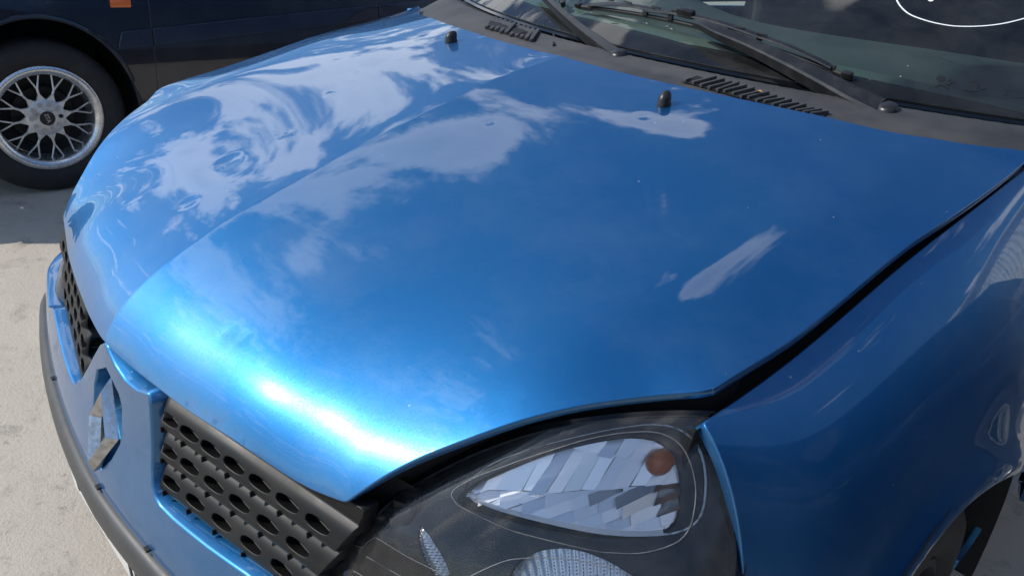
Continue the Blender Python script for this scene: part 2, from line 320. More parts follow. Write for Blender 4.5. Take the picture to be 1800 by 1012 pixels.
def pip(P, poly):
    P = np.asarray(P); poly = np.asarray(poly); x, y = P[:, 0], P[:, 1]; ins = np.zeros(len(P), bool); j = len(poly) - 1
    for i in range(len(poly)):
        xi, yi = poly[i]; xj, yj = poly[j]
        c = ((yi > y) != (yj > y)) & (x < (xj - xi) * (y - yi) / (yj - yi + 1e-15) + xi); ins ^= c; j = i
    return ins
def area(p): p = np.asarray(p); return 0.5 * np.sum(p[:, 0] * np.roll(p[:, 1], -1) - np.roll(p[:, 0], -1) * p[:, 1])
def dense(p, step, closed=True):
    p = [np.asarray(q, float) for q in p]; out = []; n = len(p)
    for i in range(n if closed else n - 1):
        a, b = p[i], p[(i + 1) % n]; k = max(1, int(math.ceil(np.linalg.norm(b - a) / step)))
        for j in range(k): out.append(a + (b - a) * j / k)
    if not closed: out.append(p[-1])
    return np.array(out)
def catmull(p, k=8, closed=False):
    p = [np.asarray(q, float) for q in p]; n = len(p); out = []
    for i in range(n if closed else n - 1):
        if closed: a, b, c, d = p[(i - 1) % n], p[i], p[(i + 1) % n], p[(i + 2) % n]
        else: a, b, c, d = p[max(i - 1, 0)], p[i], p[i + 1], p[min(i + 2, n - 1)]
        for j in range(k):
            t = j / k; out.append(0.5 * (2 * b + (c - a) * t + (2 * a - 5 * b + 4 * c - d) * t * t + (3 * b - a - 3 * c + d) * t ** 3))
    if not closed: out.append(p[-1])
    return np.array(out)
HEM = [(0.0011, 0.0004, 28), (0.0019, 0.0018, 72), (0.0019, 0.010, 90), (-0.012, 0.012, 170)]
def sheet(name, outline, fn, step, mat, parent, holes=(), hem=HEM, hem_holes=None, flip=False, mirror=False, build=True, hem_mask=None, extra=None):
    """a thin shell: outline (2-D, dense) filled with triangles, lifted by fn (N,2)->(N,3), edges turned under by hem"""
    outline = np.asarray(outline, float)
    if area(outline) < 0: outline = outline[::-1]
    hs = []
    for h in holes:
        h = np.asarray(h, float); hs.append(h if area(h) < 0 else h[::-1])
    loops = [outline] + hs
    lo, hi = outline.min(0), outline.max(0)
    gx, gy = np.meshgrid(np.arange(lo[0] + step * 0.5, hi[0], step), np.arange(lo[1] + step * 0.5, hi[1], step), indexing='ij')
    gy = gy + (np.arange(gx.shape[0])[:, None] % 2) * step * 0.5
    g = np.stack([gx.ravel(), gy.ravel()], 1); keep = pip(g, outline)
    for h in hs: keep &= ~pip(g, h)
    g = g[keep]
    if len(g):
        bd = np.concatenate(loops); ok = np.ones(len(g), bool)
        for i in range(0, len(g), 2000):
            dd = ((g[i:i + 2000, None] - bd[None]) ** 2).sum(-1).min(1); ok[i:i + 2000] = dd > (0.45 * step) ** 2
        g = g[ok]
    if extra is not None:
        ex = np.asarray(extra, float); k_ = pip(ex, outline)
        for h in hs: k_ &= ~pip(ex, h)
        ex = ex[k_]; bd = np.concatenate(loops); ex = ex[((ex[:, None] - bd[None]) ** 2).sum(-1).min(1) > (0.2 * step) ** 2]
        if len(g): g = g[((g[:, None] - ex[None]) ** 2).sum(-1).min(1) > (0.5 * step) ** 2]
        g = np.concatenate([ex, g])
    pts = np.concatenate(loops + ([g] if len(g) else [])); edges = []; off = 0; idx = []
    for l in loops:
        k = len(l); edges += [(off + i, off + (i + 1) % k) for i in range(k)]; idx.append(np.arange(off, off + k)); off += k
    r = delaunay_2d_cdt([Vector(p) for p in pts], edges, [], 0, 1e-7)
    ov = np.array([[v.x, v.y] for v in r[0]]); tri = np.array([f for f in r[2] if len(f) == 3])
    omap = {}
    for o_i, src in enumerate(r[3]):
        for s_ in src: omap[s_] = o_i
    cen = ov[tri].mean(1); keep = pip(cen, outline)
    for h in hs: keep &= ~pip(cen, h)
    tri = tri[keep]
    e = 1e-4
    P = fn(ov); du = fn(ov + [e, 0]) - fn(ov - [e, 0]); dv = fn(ov + [0, e]) - fn(ov - [0, e])
    n = np.cross(du, dv); n /= np.linalg.norm(n, axis=1)[:, None] + 1e-15
    V = [P]; NN = [n]; F = [tuple(t) for t in tri]; base = len(P)
    sg = -1.0 if flip else 1.0
    for li, ix in enumerate(idx):
        hm = hem if li == 0 else (hem_holes if hem_holes is not None else hem)
        if not hm: continue
        I = np.array([omap[i] for i in ix]); B = P[I]; bn = n[I] * sg; k = len(I)
        t = np.roll(B, -1, 0) - np.roll(B, 1, 0); t /= np.linalg.norm(t, axis=1)[:, None] + 1e-15
        o = np.cross(t, n[I]); o /= np.linalg.norm(o, axis=1)[:, None] + 1e-15
        prev = I
        for (ou, dn, an) in hm:
            V.append(B + o * ou - bn * dn); NN.append((bn * math.cos(R_(an)) + o * math.sin(R_(an))) * sg)
            cur = np.arange(base, base + k); base += k
            for i in range(k):
                j = (i + 1) % k
                if li == 0 and hem_mask is not None and not hem_mask(loops[0][i], loops[0][j]): continue
                F.append((prev[i], cur[i], cur[j], prev[j]))
            prev = cur
    V = np.concatenate(V); NN = np.concatenate(NN) * sg
    if flip: F = [f[::-1] for f in F]
    if mirror: V = V * [-1, 1, 1]; NN = NN * [-1, 1, 1]; F = [f[::-1] for f in F]
    if not build: return V, F, NN
    return mesh_obj(name, V, F, mat, parent, True, NN)

# ------------------------------------------------------------------ ground
gv = [(-300, -300, 0), (300, -300, 0), (300, 300, 0), (-300, 300, 0)]
g = mesh_obj('ground', gv, [(0, 1, 2, 3)], M_CONCRETE, None, False); g['kind'] = 'structure'

# ------------------------------------------------------------------ surfaces of the blue car
def natspline(xk, yk):
    xk = np.asarray(xk, float); yk = np.asarray(yk, float); n = len(xk); h = np.diff(xk); A = np.eye(n); b = np.zeros(n)
    for i in range(1, n - 1):
        A[i, i - 1] = h[i - 1]; A[i, i] = 2 * (h[i - 1] + h[i]); A[i, i + 1] = h[i]
        b[i] = 6 * ((yk[i + 1] - yk[i]) / h[i] - (yk[i] - yk[i - 1]) / h[i - 1])
    Mm = np.linalg.solve(A, b)
    def f(x):
        x = np.asarray(x, float); i = np.clip(np.searchsorted(xk, x) - 1, 0, n - 2); a = xk[i + 1] - x; c = x - xk[i]; hh = h[i]
        r = Mm[i] * a ** 3 / (6 * hh) + Mm[i + 1] * c ** 3 / (6 * hh) + (yk[i] / hh - Mm[i] * hh / 6) * a + (yk[i + 1] / hh - Mm[i + 1] * hh / 6) * c
        s0 = (yk[1] - yk[0]) / h[0] - h[0] * Mm[1] / 6; s1 = (yk[-1] - yk[-2]) / h[-1] + h[-1] * Mm[-2] / 6
        r = np.where(x < xk[0], yk[0] + s0 * (x - xk[0]), r); return np.where(x > xk[-1], yk[-1] + s1 * (x - xk[-1]), r)
    return f
zc = natspline([.05, .09, .13, .19, .28, .42, .58, .72, .86, 1.0, 1.15], [.5506, .6486, .6997, .7398, .7815, .8325, .8841, .9239, .9495, .968, .983])
def h_base(x, y):
    off = .10 * x + .17 * x * x; w = np.exp(-np.maximum(0, y - (.09 + off)) / .22)
    return zc(y - off * w) - (.046 * x + .010 * (x / .65) ** 2 + .17 * .013 * np.log1p(np.exp((x - (.497 + .17 * np.clip(y - .30, 0, .45))) / .013)))
HP = np.array([(.08, .0977, .6461), (.18, .1124, .6429), (.28, .1306, .6473), (.38, .1551, .645), (.424, .163, .651), (.432, .1755, .664), (.465, .2159, .7065),
    (.498, .2535, .7357), (.53, .2949, .759), (.562, .337, .7742), (.595, .3779, .7836), (.633, .41, .795), (.647, .527, .819), (.651, .715, .866), (.662, .841, .891),
    (.669, 1.024, .926), (.327, .884, .946), (.457, .923, .943), (.534, .957, .938), (.6, .997, .937), (.658, 1.046, .938)])
_cy = np.array([.09, .12, .16, .2, .26, .34, .44, .56, .7, .85])
_res = HP[:, 2] - h_base(HP[:, 0], HP[:, 1])
_X = np.r_[HP[:, :2], HP[:, :2] * [-1, 1], np.c_[_cy * 0, _cy]]; _V = np.r_[_res, _res, _cy * 0]; _n = len(_X)
_K = lambda r2: .5 * r2 * np.log(r2 + 1e-12)
_A = np.zeros((_n + 3, _n + 3)); _A[:_n, :_n] = _K(((_X[:, None] - _X[None]) ** 2).sum(-1)) + 8e-4 * np.eye(_n)
_A[:_n, _n] = 1; _A[:_n, _n + 1:] = _X; _A[_n, :_n] = 1; _A[_n + 1:, :_n] = _X.T
_w = np.linalg.solve(_A, np.r_[_V, 0, 0, 0])
def hood_plain(x, y):
    x = np.abs(np.atleast_1d(np.asarray(x, float))); y = np.atleast_1d(np.asarray(y, float))
    r2 = (x[..., None] - _X[:, 0]) ** 2 + (y[..., None] - _X[:, 1]) ** 2
    z = h_base(x, y) + _K(r2) @ _w[:_n] + _w[_n] + _w[_n + 1] * x + _w[_n + 2] * y
    return z
# hail and knock dents: photo position, radius (m), depth (m)
DENTS = []
for (u, v, rad, dep) in [(402, 283, .015, .0013), (400, 292, .032, .0006), (331, 356, .012, .0009), (505, 236, .007, .0006), (580, 165, .006, .0004), (945, 92, .011, .0005), (1190, 152, .011, .0005), 
                         (840, 62, .008, .0002), (770, 40, .009, .0002), (405, 582, .010, .0007), (428, 592, .009, .0006), (1045, 355, .010, .0003), (1265, 410, .010, .0003), (1440, 480, .012, .0003),
                         (860, 215, .007, .0003), (1370, 320, .006, .0002), (880, 712, .012, .0003), (1130, 205, .010, .0003)]:
    p = march(u, v, lambda p: p[2] - hood_plain(p[0], p[1])[0])
    if p is not None: DENTS.append((p[0], p[1], rad, dep))
def hood_z(x, y, side=1):
    z = hood_plain(x, y); X = side * np.abs(x)
    for (a, b, r, d) in DENTS:
        q = ((X - a) ** 2 + (y - b) ** 2) / (r * r); z = z - d * np.exp(-q) + d * .06 * np.exp(-((np.sqrt(q) - 1.9) / .6) ** 2)
    return z
def hoodpt(u, v): return march(u, v, lambda p: p[2] - hood_plain(p[0], p[1])[0])
def hood_n(x, y):
    e = 1e-3; zx = (hood_plain(x + e, y) - hood_plain(x - e, y))[0] / (2 * e); zy = (hood_plain(x, y + e) - hood_plain(x, y - e))[0] / (2 * e)
    return Vector((-zx, -zy, 1)).normalized()
E_FRONT = [(0, .09), (.03, .0923), (.08, .0977), (.13, .1050), (.18, .1128), (.23, .1214), (.28, .1310), (.33, .1423), (.38, .1545), (.418, .164), (.426, .168)]
E_LAMP = [(.426, .168), (.438, .182), (.465, .2159), (.498, .2535), (.53, .2949), (.562, .337), (.595, .3779), (.622, .404), (.630, .415)]
E_SIDE = [(.630, .415), (.634, .430), (.645, .527), (.652, .715), (.661, .841), (.668, 1.02), (.666, 1.04)]
E_REAR = [(.666, 1.04), (.655, 1.043), (.6, .997), (.534, .957), (.457, .923), (.327, .884), (.157, .859), (0, .853)]

CAR = thing('hatchback_car', 'metallic blue hatchback with dented bonnet, nearest car filling the picture', 'car')

# hood: two halves meeting in a crease on the centre line
ol = np.concatenate([catmull(E_FRONT, 5)[:-1], catmull(E_LAMP, 6)[:-1], catmull(E_SIDE, 12)[:-1], catmull(E_REAR, 8)])
ol = np.concatenate([ol, dense([(0, .853), (0, .09)], .012, False)[1:-1]])
NOT_MID = lambda a, b: not (abs(a[0]) < 1e-6 and abs(b[0]) < 1e-6)
hv, hf, hn = [], [], []; nb = 0
for side in (1, -1):
    V, F, NN = sheet('', ol, lambda p: np.c_[p[:, 0], p[:, 1], hood_z(np.maximum(p[:, 0], 0), p[:, 1], side)] if True else None, .0085, None, None, mirror=(side < 0), build=False, hem_mask=NOT_MID)
    hv.append(V); hn.append(NN); hf += [tuple(i + nb for i in f) for f in F]; nb += len(V)
HOOD = mesh_obj('bonnet', np.concatenate(hv), hf, M_BLUE, CAR, True, np.concatenate(hn)); HOOD['label'] = 'metallic blue bonnet with centre crease and hail dents'

# dark engine bay showing in the shut gaps
bo = np.array([(0, .16), (.2, .18), (.36, .23), (.42, .26), (.47, .30), (.51, .34), (.55, .38), (.59, .42), (.63, .45), (.66, .46), (.672, .55), (.675, .75), (.685, .9), (.69, 1.06), (.45, .96), (.2, .90), (0, .89)])
bo = dense(np.concatenate([bo, bo[1:-1][::-1] * [-1, 1]]), .03)
mb = MB(); V, F, NN = sheet('', bo, lambda p: np.c_[p[:, 0], p[:, 1], hood_plain(p[:, 0], p[:, 1]) - .055], .04, None, None, hem=[(0, .02, 90), (0, .05, 90)], build=False)
mesh_obj('engine_bay', V, F, M_VOID, CAR)

# washer nozzles
for i, (u, v) in enumerate([(1167, 184), (793, 74)]):
    p = Vector(hoodpt(u, v)); n = hood_n(p.x, p.y); mb = MB()
    prof = [(.0115, -.002), (.0117, .0015), (.0108, .004), (.0108, .011), (.0098, .016), (.0075, .0195), (.004, .0215), (0, .022)]
    f0 = len(mb.v); mb.lathe(prof, 20, (0, 0, 0), (0, 0, 1))
    q = n.to_track_quat('Z', 'Y'); vs = []
    for a in mb.v:   # leans back, snout towards the screen
        k = max(0, a[2]) / .022; vs.append(p + q @ (Vector((a[0] * (1 - .12 * k), a[1] * 1.25 + .006 * k * k, a[2])) * .86))
    mesh_obj('washer_nozzle', vs, mb.f, M_RUBBER if i == 9 else M_BLACK, HOOD, True, None, 50)

# ------------------------------------------------------------------ bumper
def bplan():
    P = [(x, .044 + .03 * (math.hypot(x, .03) - .03) + .22 * x * x) for x in np.linspace(0, .60, 61)]; a = np.array(P[-1]); b = np.array((.755, .195)); c = np.array((.772, .43))
    for t in np.linspace(0, 1, 41)[1:]: P.append(tuple((1 - t) ** 2 * a + 2 * t * (1 - t) * b + t * t * c))
    P = np.array(P); return P, np.r_[0, np.cumsum(np.linalg.norm(np.diff(P, axis=0), axis=1))]
PL, SL = bplan(); SMAX = SL[-1]
bprof = natspline([.15, .30, .38, .43, .46, .50, .53, .60, .645], [.055, .032, .016, .012, .016, .025, .032, .042, .046])
bx_ = natspline(SL[::5], PL[::5, 0]); by_ = natspline(SL[::5], PL[::5, 1])
def bump(s, z, off=0.0):
    s = np.asarray(s, float); a = np.abs(s); x = bx_(a); y = by_(a); e = .004
    tx = bx_(a + e) - bx_(a - e); ty = by_(a + e) - by_(a - e); l = np.hypot(tx, ty); d = bprof(z) + off
    return np.stack([np.sign(s) * (x - ty / l * d * np.clip(a / .08, 0, 1)), y + tx / l * d, np.asarray(z, float) + 0 * s], -1)
rb = [(0, .642), (.012, .634), (.03, .625), (.06, .619), (.095, .622), (.126, .632), (.130, .57), (.132, .54), (.137, .52), (.146, .508), (.160, .503), (.19, .503), (.26, .508), (.33, .515), (.385, .517), (.415, .503), (.45, .488), (.6, .486), (.75, .49), (.83, .496), (.855, .497)]
rb = rb + [(.855, .20), (.6, .18), (.3, .17)]
LB = [p for p in rb if p[0] >= .137 or p[1] < .3]
full = rb + [(-a, b) for a, b in LB[::-1]] + [(-.128, .522), (-.10, .552), (-.06, .592), (-.02, .630)]
full = full[:len(rb)] + [(0, .17)] + full[len(rb):]
rec = [(0, .612), (.042, .594), (.051, .58), (.050, .528), (.03, .494), (0, .460), (-.036, .474), (-.054, .50), (-.055, .56), (-.042, .588)]
BHEM = [(.0016, .0008, 30), (.0030, .0035, 62), (.0058, .020, 72), (.0062, .045, 90)]
BUMPER = sheet('bumper', dense(full, .012), lambda p: bump(p[:, 0], p[:, 1]), .012, M_BLUE, CAR, holes=[dense(rec, .008)], hem=BHEM, hem_holes=[(.0012, .0006, 30), (.002, .003, 80), (.004, .028, 88)])
# recess floor
sheet('badge_recess', dense([(a * 1.05, .537 + (b - .537) * 1.05) for a, b in rec], .01), lambda p: bump(p[:, 0], p[:, 1], .020), .01, M_BLUE, BUMPER, hem=None)
# grey rubber strip
mb = MB(); prof = [(.020, .434), (.010, .433), (.004, .429), (.000, .421), (-.002, .411), (-.002, .400), (.000, .390), (.006, .381), (.015, .376), (.024, .375)]
ss = np.linspace(-.85, .85, 121); v = []; k = len(prof)
for s_ in ss:
    for (d, z) in prof:
        q = bump(np.array([s_]), np.array([z]), d - float(bprof(z)) + .0)[0]; v.append(q)
mb.add(v, [(i * k + j, (i + 1) * k + j, (i + 1) * k + j + 1, i * k + j + 1) for i in range(len(ss) - 1) for j in range(k - 1)])
STRIP = mb.build('bumper_strip', M_STRIP, BUMPER, True, 60)
for (s_, z) in [(0.0, .437), (.148, .438), (-.30, .438)]:
    q = bump(np.array([s_]), np.array([z]), 0)[0]; MB().box(q + np.array([0, -.002, .001]), (.010, .006, .003), .0008).build('strip_clip', M_RUBBER, BUMPER)
# chrome diamond emblem
def diamond(hw, hh): return [Vector((hw, 0)), Vector((0, hh)), Vector((-hw, 0)), Vector((0, -hh))]
mb = MB(); cz = .530
oy = bump(np.array([0.]), np.array([cz]), 0)[0][1] - .006; tilt = .30
def ep(x, z, dy): return (x, oy + (z) * tilt + dy + abs(x) * .12, cz + z)
O = diamond(.043, .066); I = diamond(.0150, .027); Mi = diamond(.030, .048)
v = [ep(p.x, p.y, .016) for p in O] + [ep(p.x * .99, p.y * .99, .002) for p in O] + [ep(p.x, p.y, -.008) for p in Mi] + [ep(p.x, p.y, .004) for p in I] + [ep(p.x, p.y, .02) for p in I]
f = []
for a in range(4):
    for i in range(4): f.append((a * 4 + i, a * 4 + (i + 1) % 4, (a + 1) * 4 + (i + 1) % 4, (a + 1) * 4 + i))
mb.add(v, f)
EMB = mb.build('emblem', pbr('dull_chrome', (0.50, 0.51, 0.52), 0.22, metal=1.0, bump=(150, .25, .0006), vary=(70, (0.28, 0.27, 0.25), 0.45, 0.7)), BUMPER, False); EMB['label'] = 'worn chrome diamond emblem in its recess'
# rusty slam panel between bonnet edge and bumper
ss = np.linspace(0.0, .126, 30); zt_ = np.interp(ss, [0, .012, .03, .06, .095, .126], [.642, .634, .625, .619, .622, .632])
fr_ = bump(ss, zt_ - .005, .003); v = []
for q in fr_: v += [q, q + np.array([0, .020, .001]), q + np.array([0, .045, .020])]
mesh_obj('slam_panel', v, [(3 * i + j, 3 * i + 3 + j, 3 * i + 4 + j, 3 * i + 1 + j) for i in range(29) for j in (0, 1)], M_RUST, CAR)
# number plate with dark characters
PT = MB(); Rx = Matrix.Rotation(R_(3), 3, 'X')
PLATE = PT.box((0, .073, .312), (.50, .004, .108), .0015, Rx).build('number_plate', M_PLATE, BUMPER)
for i, x in enumerate([-.20, -.135, -.07, .03, .095, .16, .215]):
    m2 = MB(); c = Vector((x, .073, .312))
    for (dx, dz, w, h) in ([(-.014, 0, .009, .07), (.014, 0, .009, .07), (0, .03, .03, .009)] if i % 2 else [(-.014, 0, .009, .07), (.008, 0, .03, .009), (.014, .018, .009, .035)]):
        m2.box(c + Rx @ Vector((dx, -.0026, dz)), (w, .002, h), 0, Rx)
    m2.build('plate_character', M_PRINT, PLATE, False)

# ------------------------------------------------------------------ grilles
gprof = natspline([-.05, 0, .08, .16, .24, .5, .75, .88, .96, 1.0, 1.05], [.08, 0, .35, .82, 1.0, .86, .62, .36, .10, 0, .10])
def gsurf(p):
    x, z = p[:, 0], p[:, 1]; w = np.zeros_like(z)
    u = ((z - .569) / .042 + .5) % 1.0
    w = gprof(u) * ((z > .506) & (z < .632))
    endf = np.clip((x - .131) / .010, 0, 1) ** .5
    return np.c_[x, .071 + .19 * x + (z - .48) * .12 - .0135 * w * endf, z]
rows = [(.611, [.152, .190, .228, .268, .310, .352, .396]), (.569, [.152, .192, .236, .280, .326, .372]), (.5275, [.158, .204, .252, .302, .352, .396])]
def ell(cx, cz, a, b, n=16, e=2.4):
    out = []
    for i in range(n):
        t = 2 * math.pi * i / n; c_, s_ = math.cos(t), math.sin(t); out.append((cx + a * math.copysign(abs(c_) ** (2 / e), c_), cz + b * math.copysign(abs(s_) ** (2 / e), s_)))
    return out
go = [(.133, .648), (.133, .512), (.138, .492), (.152, .480), (.218, .477), (.30, .482), (.375, .490), (.385, .51), (.405, .555), (.425, .60), (.438, .63), (.440, .648)]
holes = []; slots = []
gex = np.array([(x, z + .0001 * k) for z in (.506, .548, .590, .632) for k in (-1, 1) for x in np.arange(.134, .45, .0021)] + [(x, z0 + o) for z0 in (.506, .548, .590) for o in (.0034, .0068, .0100, .037, .0403) for x in np.arange(.134, .45, .003)])
for zr, xs in rows:
    for x in xs:
        holes.append(ell(x, zr + .002, .0178, .0066, 18, 2.6)); slots.append((x, zr))
def shared(mb, name, mat, smooth=False):
    o = mb.build(name, mat, None, smooth); me = o.data; bpy.data.objects.remove(o); return me
def link_part(me, name, parent, mw):
    o = bpy.data.objects.new(name, me); link(o, parent); o.matrix_local = mw; return o
LOUVRE_ME = shared(MB().box((0, 0, 0), (.030, .018, .0016)), 'louvre_plate', M_STRIP)
TAB_ME = shared(MB().box((0, 0, 0), (.0022, .008, .007), .0006), 'locating_tab', M_GRILLE)
for mir in (False, True):
    mm = np.array([-1., 1, 1]) if mir else np.array([1., 1, 1])
    GR = sheet('grille', dense(go, .006), gsurf, .0042, M_GRILLE, CAR, holes=holes, extra=gex, hem=[(.001, .001, 60), (.001, .02, 90)], hem_holes=[(.0006, .0002, 30), (.0011, .0012, 75), (.0013, .004, 90), (.0016, .014, 90)], flip=False, mirror=mir)
    # backing with the small louvre plates and tabs
    q = gsurf(np.array([[.13, .47], [.46, .50], [.46, .66], [.13, .66]])) + [0, .045, 0]
    mesh_obj('grille_backing', q * mm, [(0, 1, 2, 3) if not mir else (3, 2, 1, 0)], M_VOID, GR, False)
    tilt_ = Matrix.Rotation(R_(-20), 4, 'X')
    for (x, z) in slots:
        b = gsurf(np.array([[x, z]]))[0]; c = gsurf(np.array([[x - .006, z - .0125]]))[0]
        link_part(LOUVRE_ME, 'louvre_plate', GR, Matrix.Translation(b * mm + np.array([0, .017, -.0065])) @ tilt_)
        if not mir: link_part(TAB_ME, 'locating_tab', GR, Matrix.Translation(c * mm))
    e1 = np.array([.447, .222, .632]) * mm; MB().box(e1, (.02, .03, .035), .004, Matrix.Rotation(R_(25 if not mir else -25), 3, 'Z')).build('grille_end_lug', M_GRILLE, GR)

# ------------------------------------------------------------------ headlights
LC = [0.2308160, 0.6272572, 0.5786083, 1.2420085, 1.8227264, 0.5170661]
lens_top = natspline([.36, .40, .455, .49, .525, .555, .585, .615, .70], [.54, .585, .664, .706, .737, .752, .757, .757, .70])
def lens_y(x, z):
    a = x - .55; b = z - .62; e = np.maximum(0, z - (lens_top(x) - .032))
    return LC[0] + LC[1] * a + LC[2] * b + LC[3] * a * a + LC[4] * a * b + LC[5] * b * b + 7.0 * e * e + 2.2 * np.maximum(0, .50 - x) ** 2 + .38 * (z - .62) * np.exp(-((x - .46) / .06) ** 2) * (z > .62)
def lenspt(u, v, d=0.0, lo=.45, hi=1.1):
    return march(u, v, lambda p: lens_y(p[0], p[2]) + d - p[1] if .30 < p[0] < .80 else 1.0, lo, hi, .006)
def lens_path(pix, d=0.0): return [lenspt(u, v, d) for u, v in pix]
def xz(ps): return [(p[0], p[2]) for p in ps if p is not None]
TOP = [(640, 925), (700, 868), (750, 838), (800, 812), (850, 790), (900, 772), (950, 758), (1000, 748), (1050, 740), (1100, 735), (1150, 732), (1200, 731), (1240, 732)]
OUT = [(1252, 742), (1265, 775), (1277, 820), (1285, 870), (1290, 930), (1293, 1000)]
INN = [(572, 1000), (590, 978), (612, 953)]
lo_ = xz(lens_path(TOP)) + xz(lens_path(OUT))
lo_ += [(.722, .60), (.726, .545), (.712, .505), (.66, .495), (.55, .492), (.45, .494), (.395, .50)] + xz(lens_path(INN))
lens_ol = dense(catmull(lo_, 3, True), .008)
IND = [(801, 881), (820, 857), (850, 838), (892, 820), (930, 806), (972, 793), (1010, 783), (1047, 775), (1080, 770), (1113, 767), (1153, 772), (1180, 791), (1194, 815), (1200, 845), (1200, 880), (1195, 910), (1180, 932), (1145, 945), (1087, 948), (1047, 946), (1007, 941), (940, 927), (881, 913), (840, 902)]
RING = [(796, 862), (833, 839), (870, 825), (913, 809), (965, 792), (1020, 775), (1060, 766), (1100, 760), (1148, 759), (1180, 769), (1201, 788), (1214, 815), (1221, 842), (1223, 868), (1220, 898), (1212, 927), (1197, 947), (1175, 959), (1150, 967), (1119, 972), (1080, 971), (1047, 968), (980, 953), (940, 943), (900, 932), (860, 915), (823, 897), (800, 882)]
LEAF = [(738, 919), (755, 939), (765, 955), (773, 968), (784, 988), (792, 1008), (786, 1020), (770, 1022), (757, 1008), (747, 990), (740, 975), (735, 961), (733, 939)]
MAIN = [(900, 1000), (915, 984), (935, 972), (960, 964), (985, 962), (1010, 964), (1040, 972), (1070, 985), (1100, 1002), (1125, 1022), (1138, 1050), (1140, 1085), (1120, 1120), (1080, 1145), (1020, 1150), (960, 1140), (915, 1110), (893, 1070), (889, 1030)]
D1 = .020
ind_ol = dense(catmull(xz(lens_path(IND, D1)), 2, True), .005); leaf_ol = dense(xz(lens_path(LEAF, D1)), .005); main_ol = dense(catmull(xz(lens_path(MAIN, D1)), 2, True), .005)
hs_ol = np.array(lens_ol); cc_ = hs_ol.mean(0); hs_ol = cc_ + (hs_ol - cc_) * .975
def inset_depth(p, poly, scale):
    d = np.sqrt(((p[:, None] - poly[None]) ** 2).sum(-1).min(1)); return np.where(pip(p, poly), 1 - np.exp(-d / scale), 0)
def lower_edge(poly):
    p = np.asarray(poly); xs = np.linspace(p[:, 0].min(), p[:, 0].max(), 80); lo = []
    for x in xs:
        zs = []
        for i in range(len(p)):
            a, b = p[i], p[(i + 1) % len(p)]
            if (a[0] - x) * (b[0] - x) <= 0 and abs(a[0] - b[0]) > 1e-9: zs.append(a[1] + (b[1] - a[1]) * (x - a[0]) / (b[0] - a[0]))
        lo.append(min(zs) if zs else p[:, 1].min())
    return xs, np.array(lo)
_ix, _iz = lower_edge(ind_ol); _mx, _mz = lower_edge(main_ol)
def clip_poly(subj, a, b, c):
    """keep the side a*x+b*z<=c of a polygon"""
    out = []
    for i in range(len(subj)):
        p, q = subj[i], subj[(i + 1) % len(subj)]; dp = a * p[0] + b * p[1] - c; dq = a * q[0] + b * q[1] - c
        if dp <= 0: out.append(p)
        if dp * dq < 0: t = dp / (dp - dq); out.append((p[0] + (q[0] - p[0]) * t, p[1] + (q[1] - p[1]) * t))
    return out
def lens_g(x, z):
    e = 1e-4; return (lens_y(x + e, z) - lens_y(x - e, z)) / (2 * e), (lens_y(x, z + e) - lens_y(x, z - e)) / (2 * e)
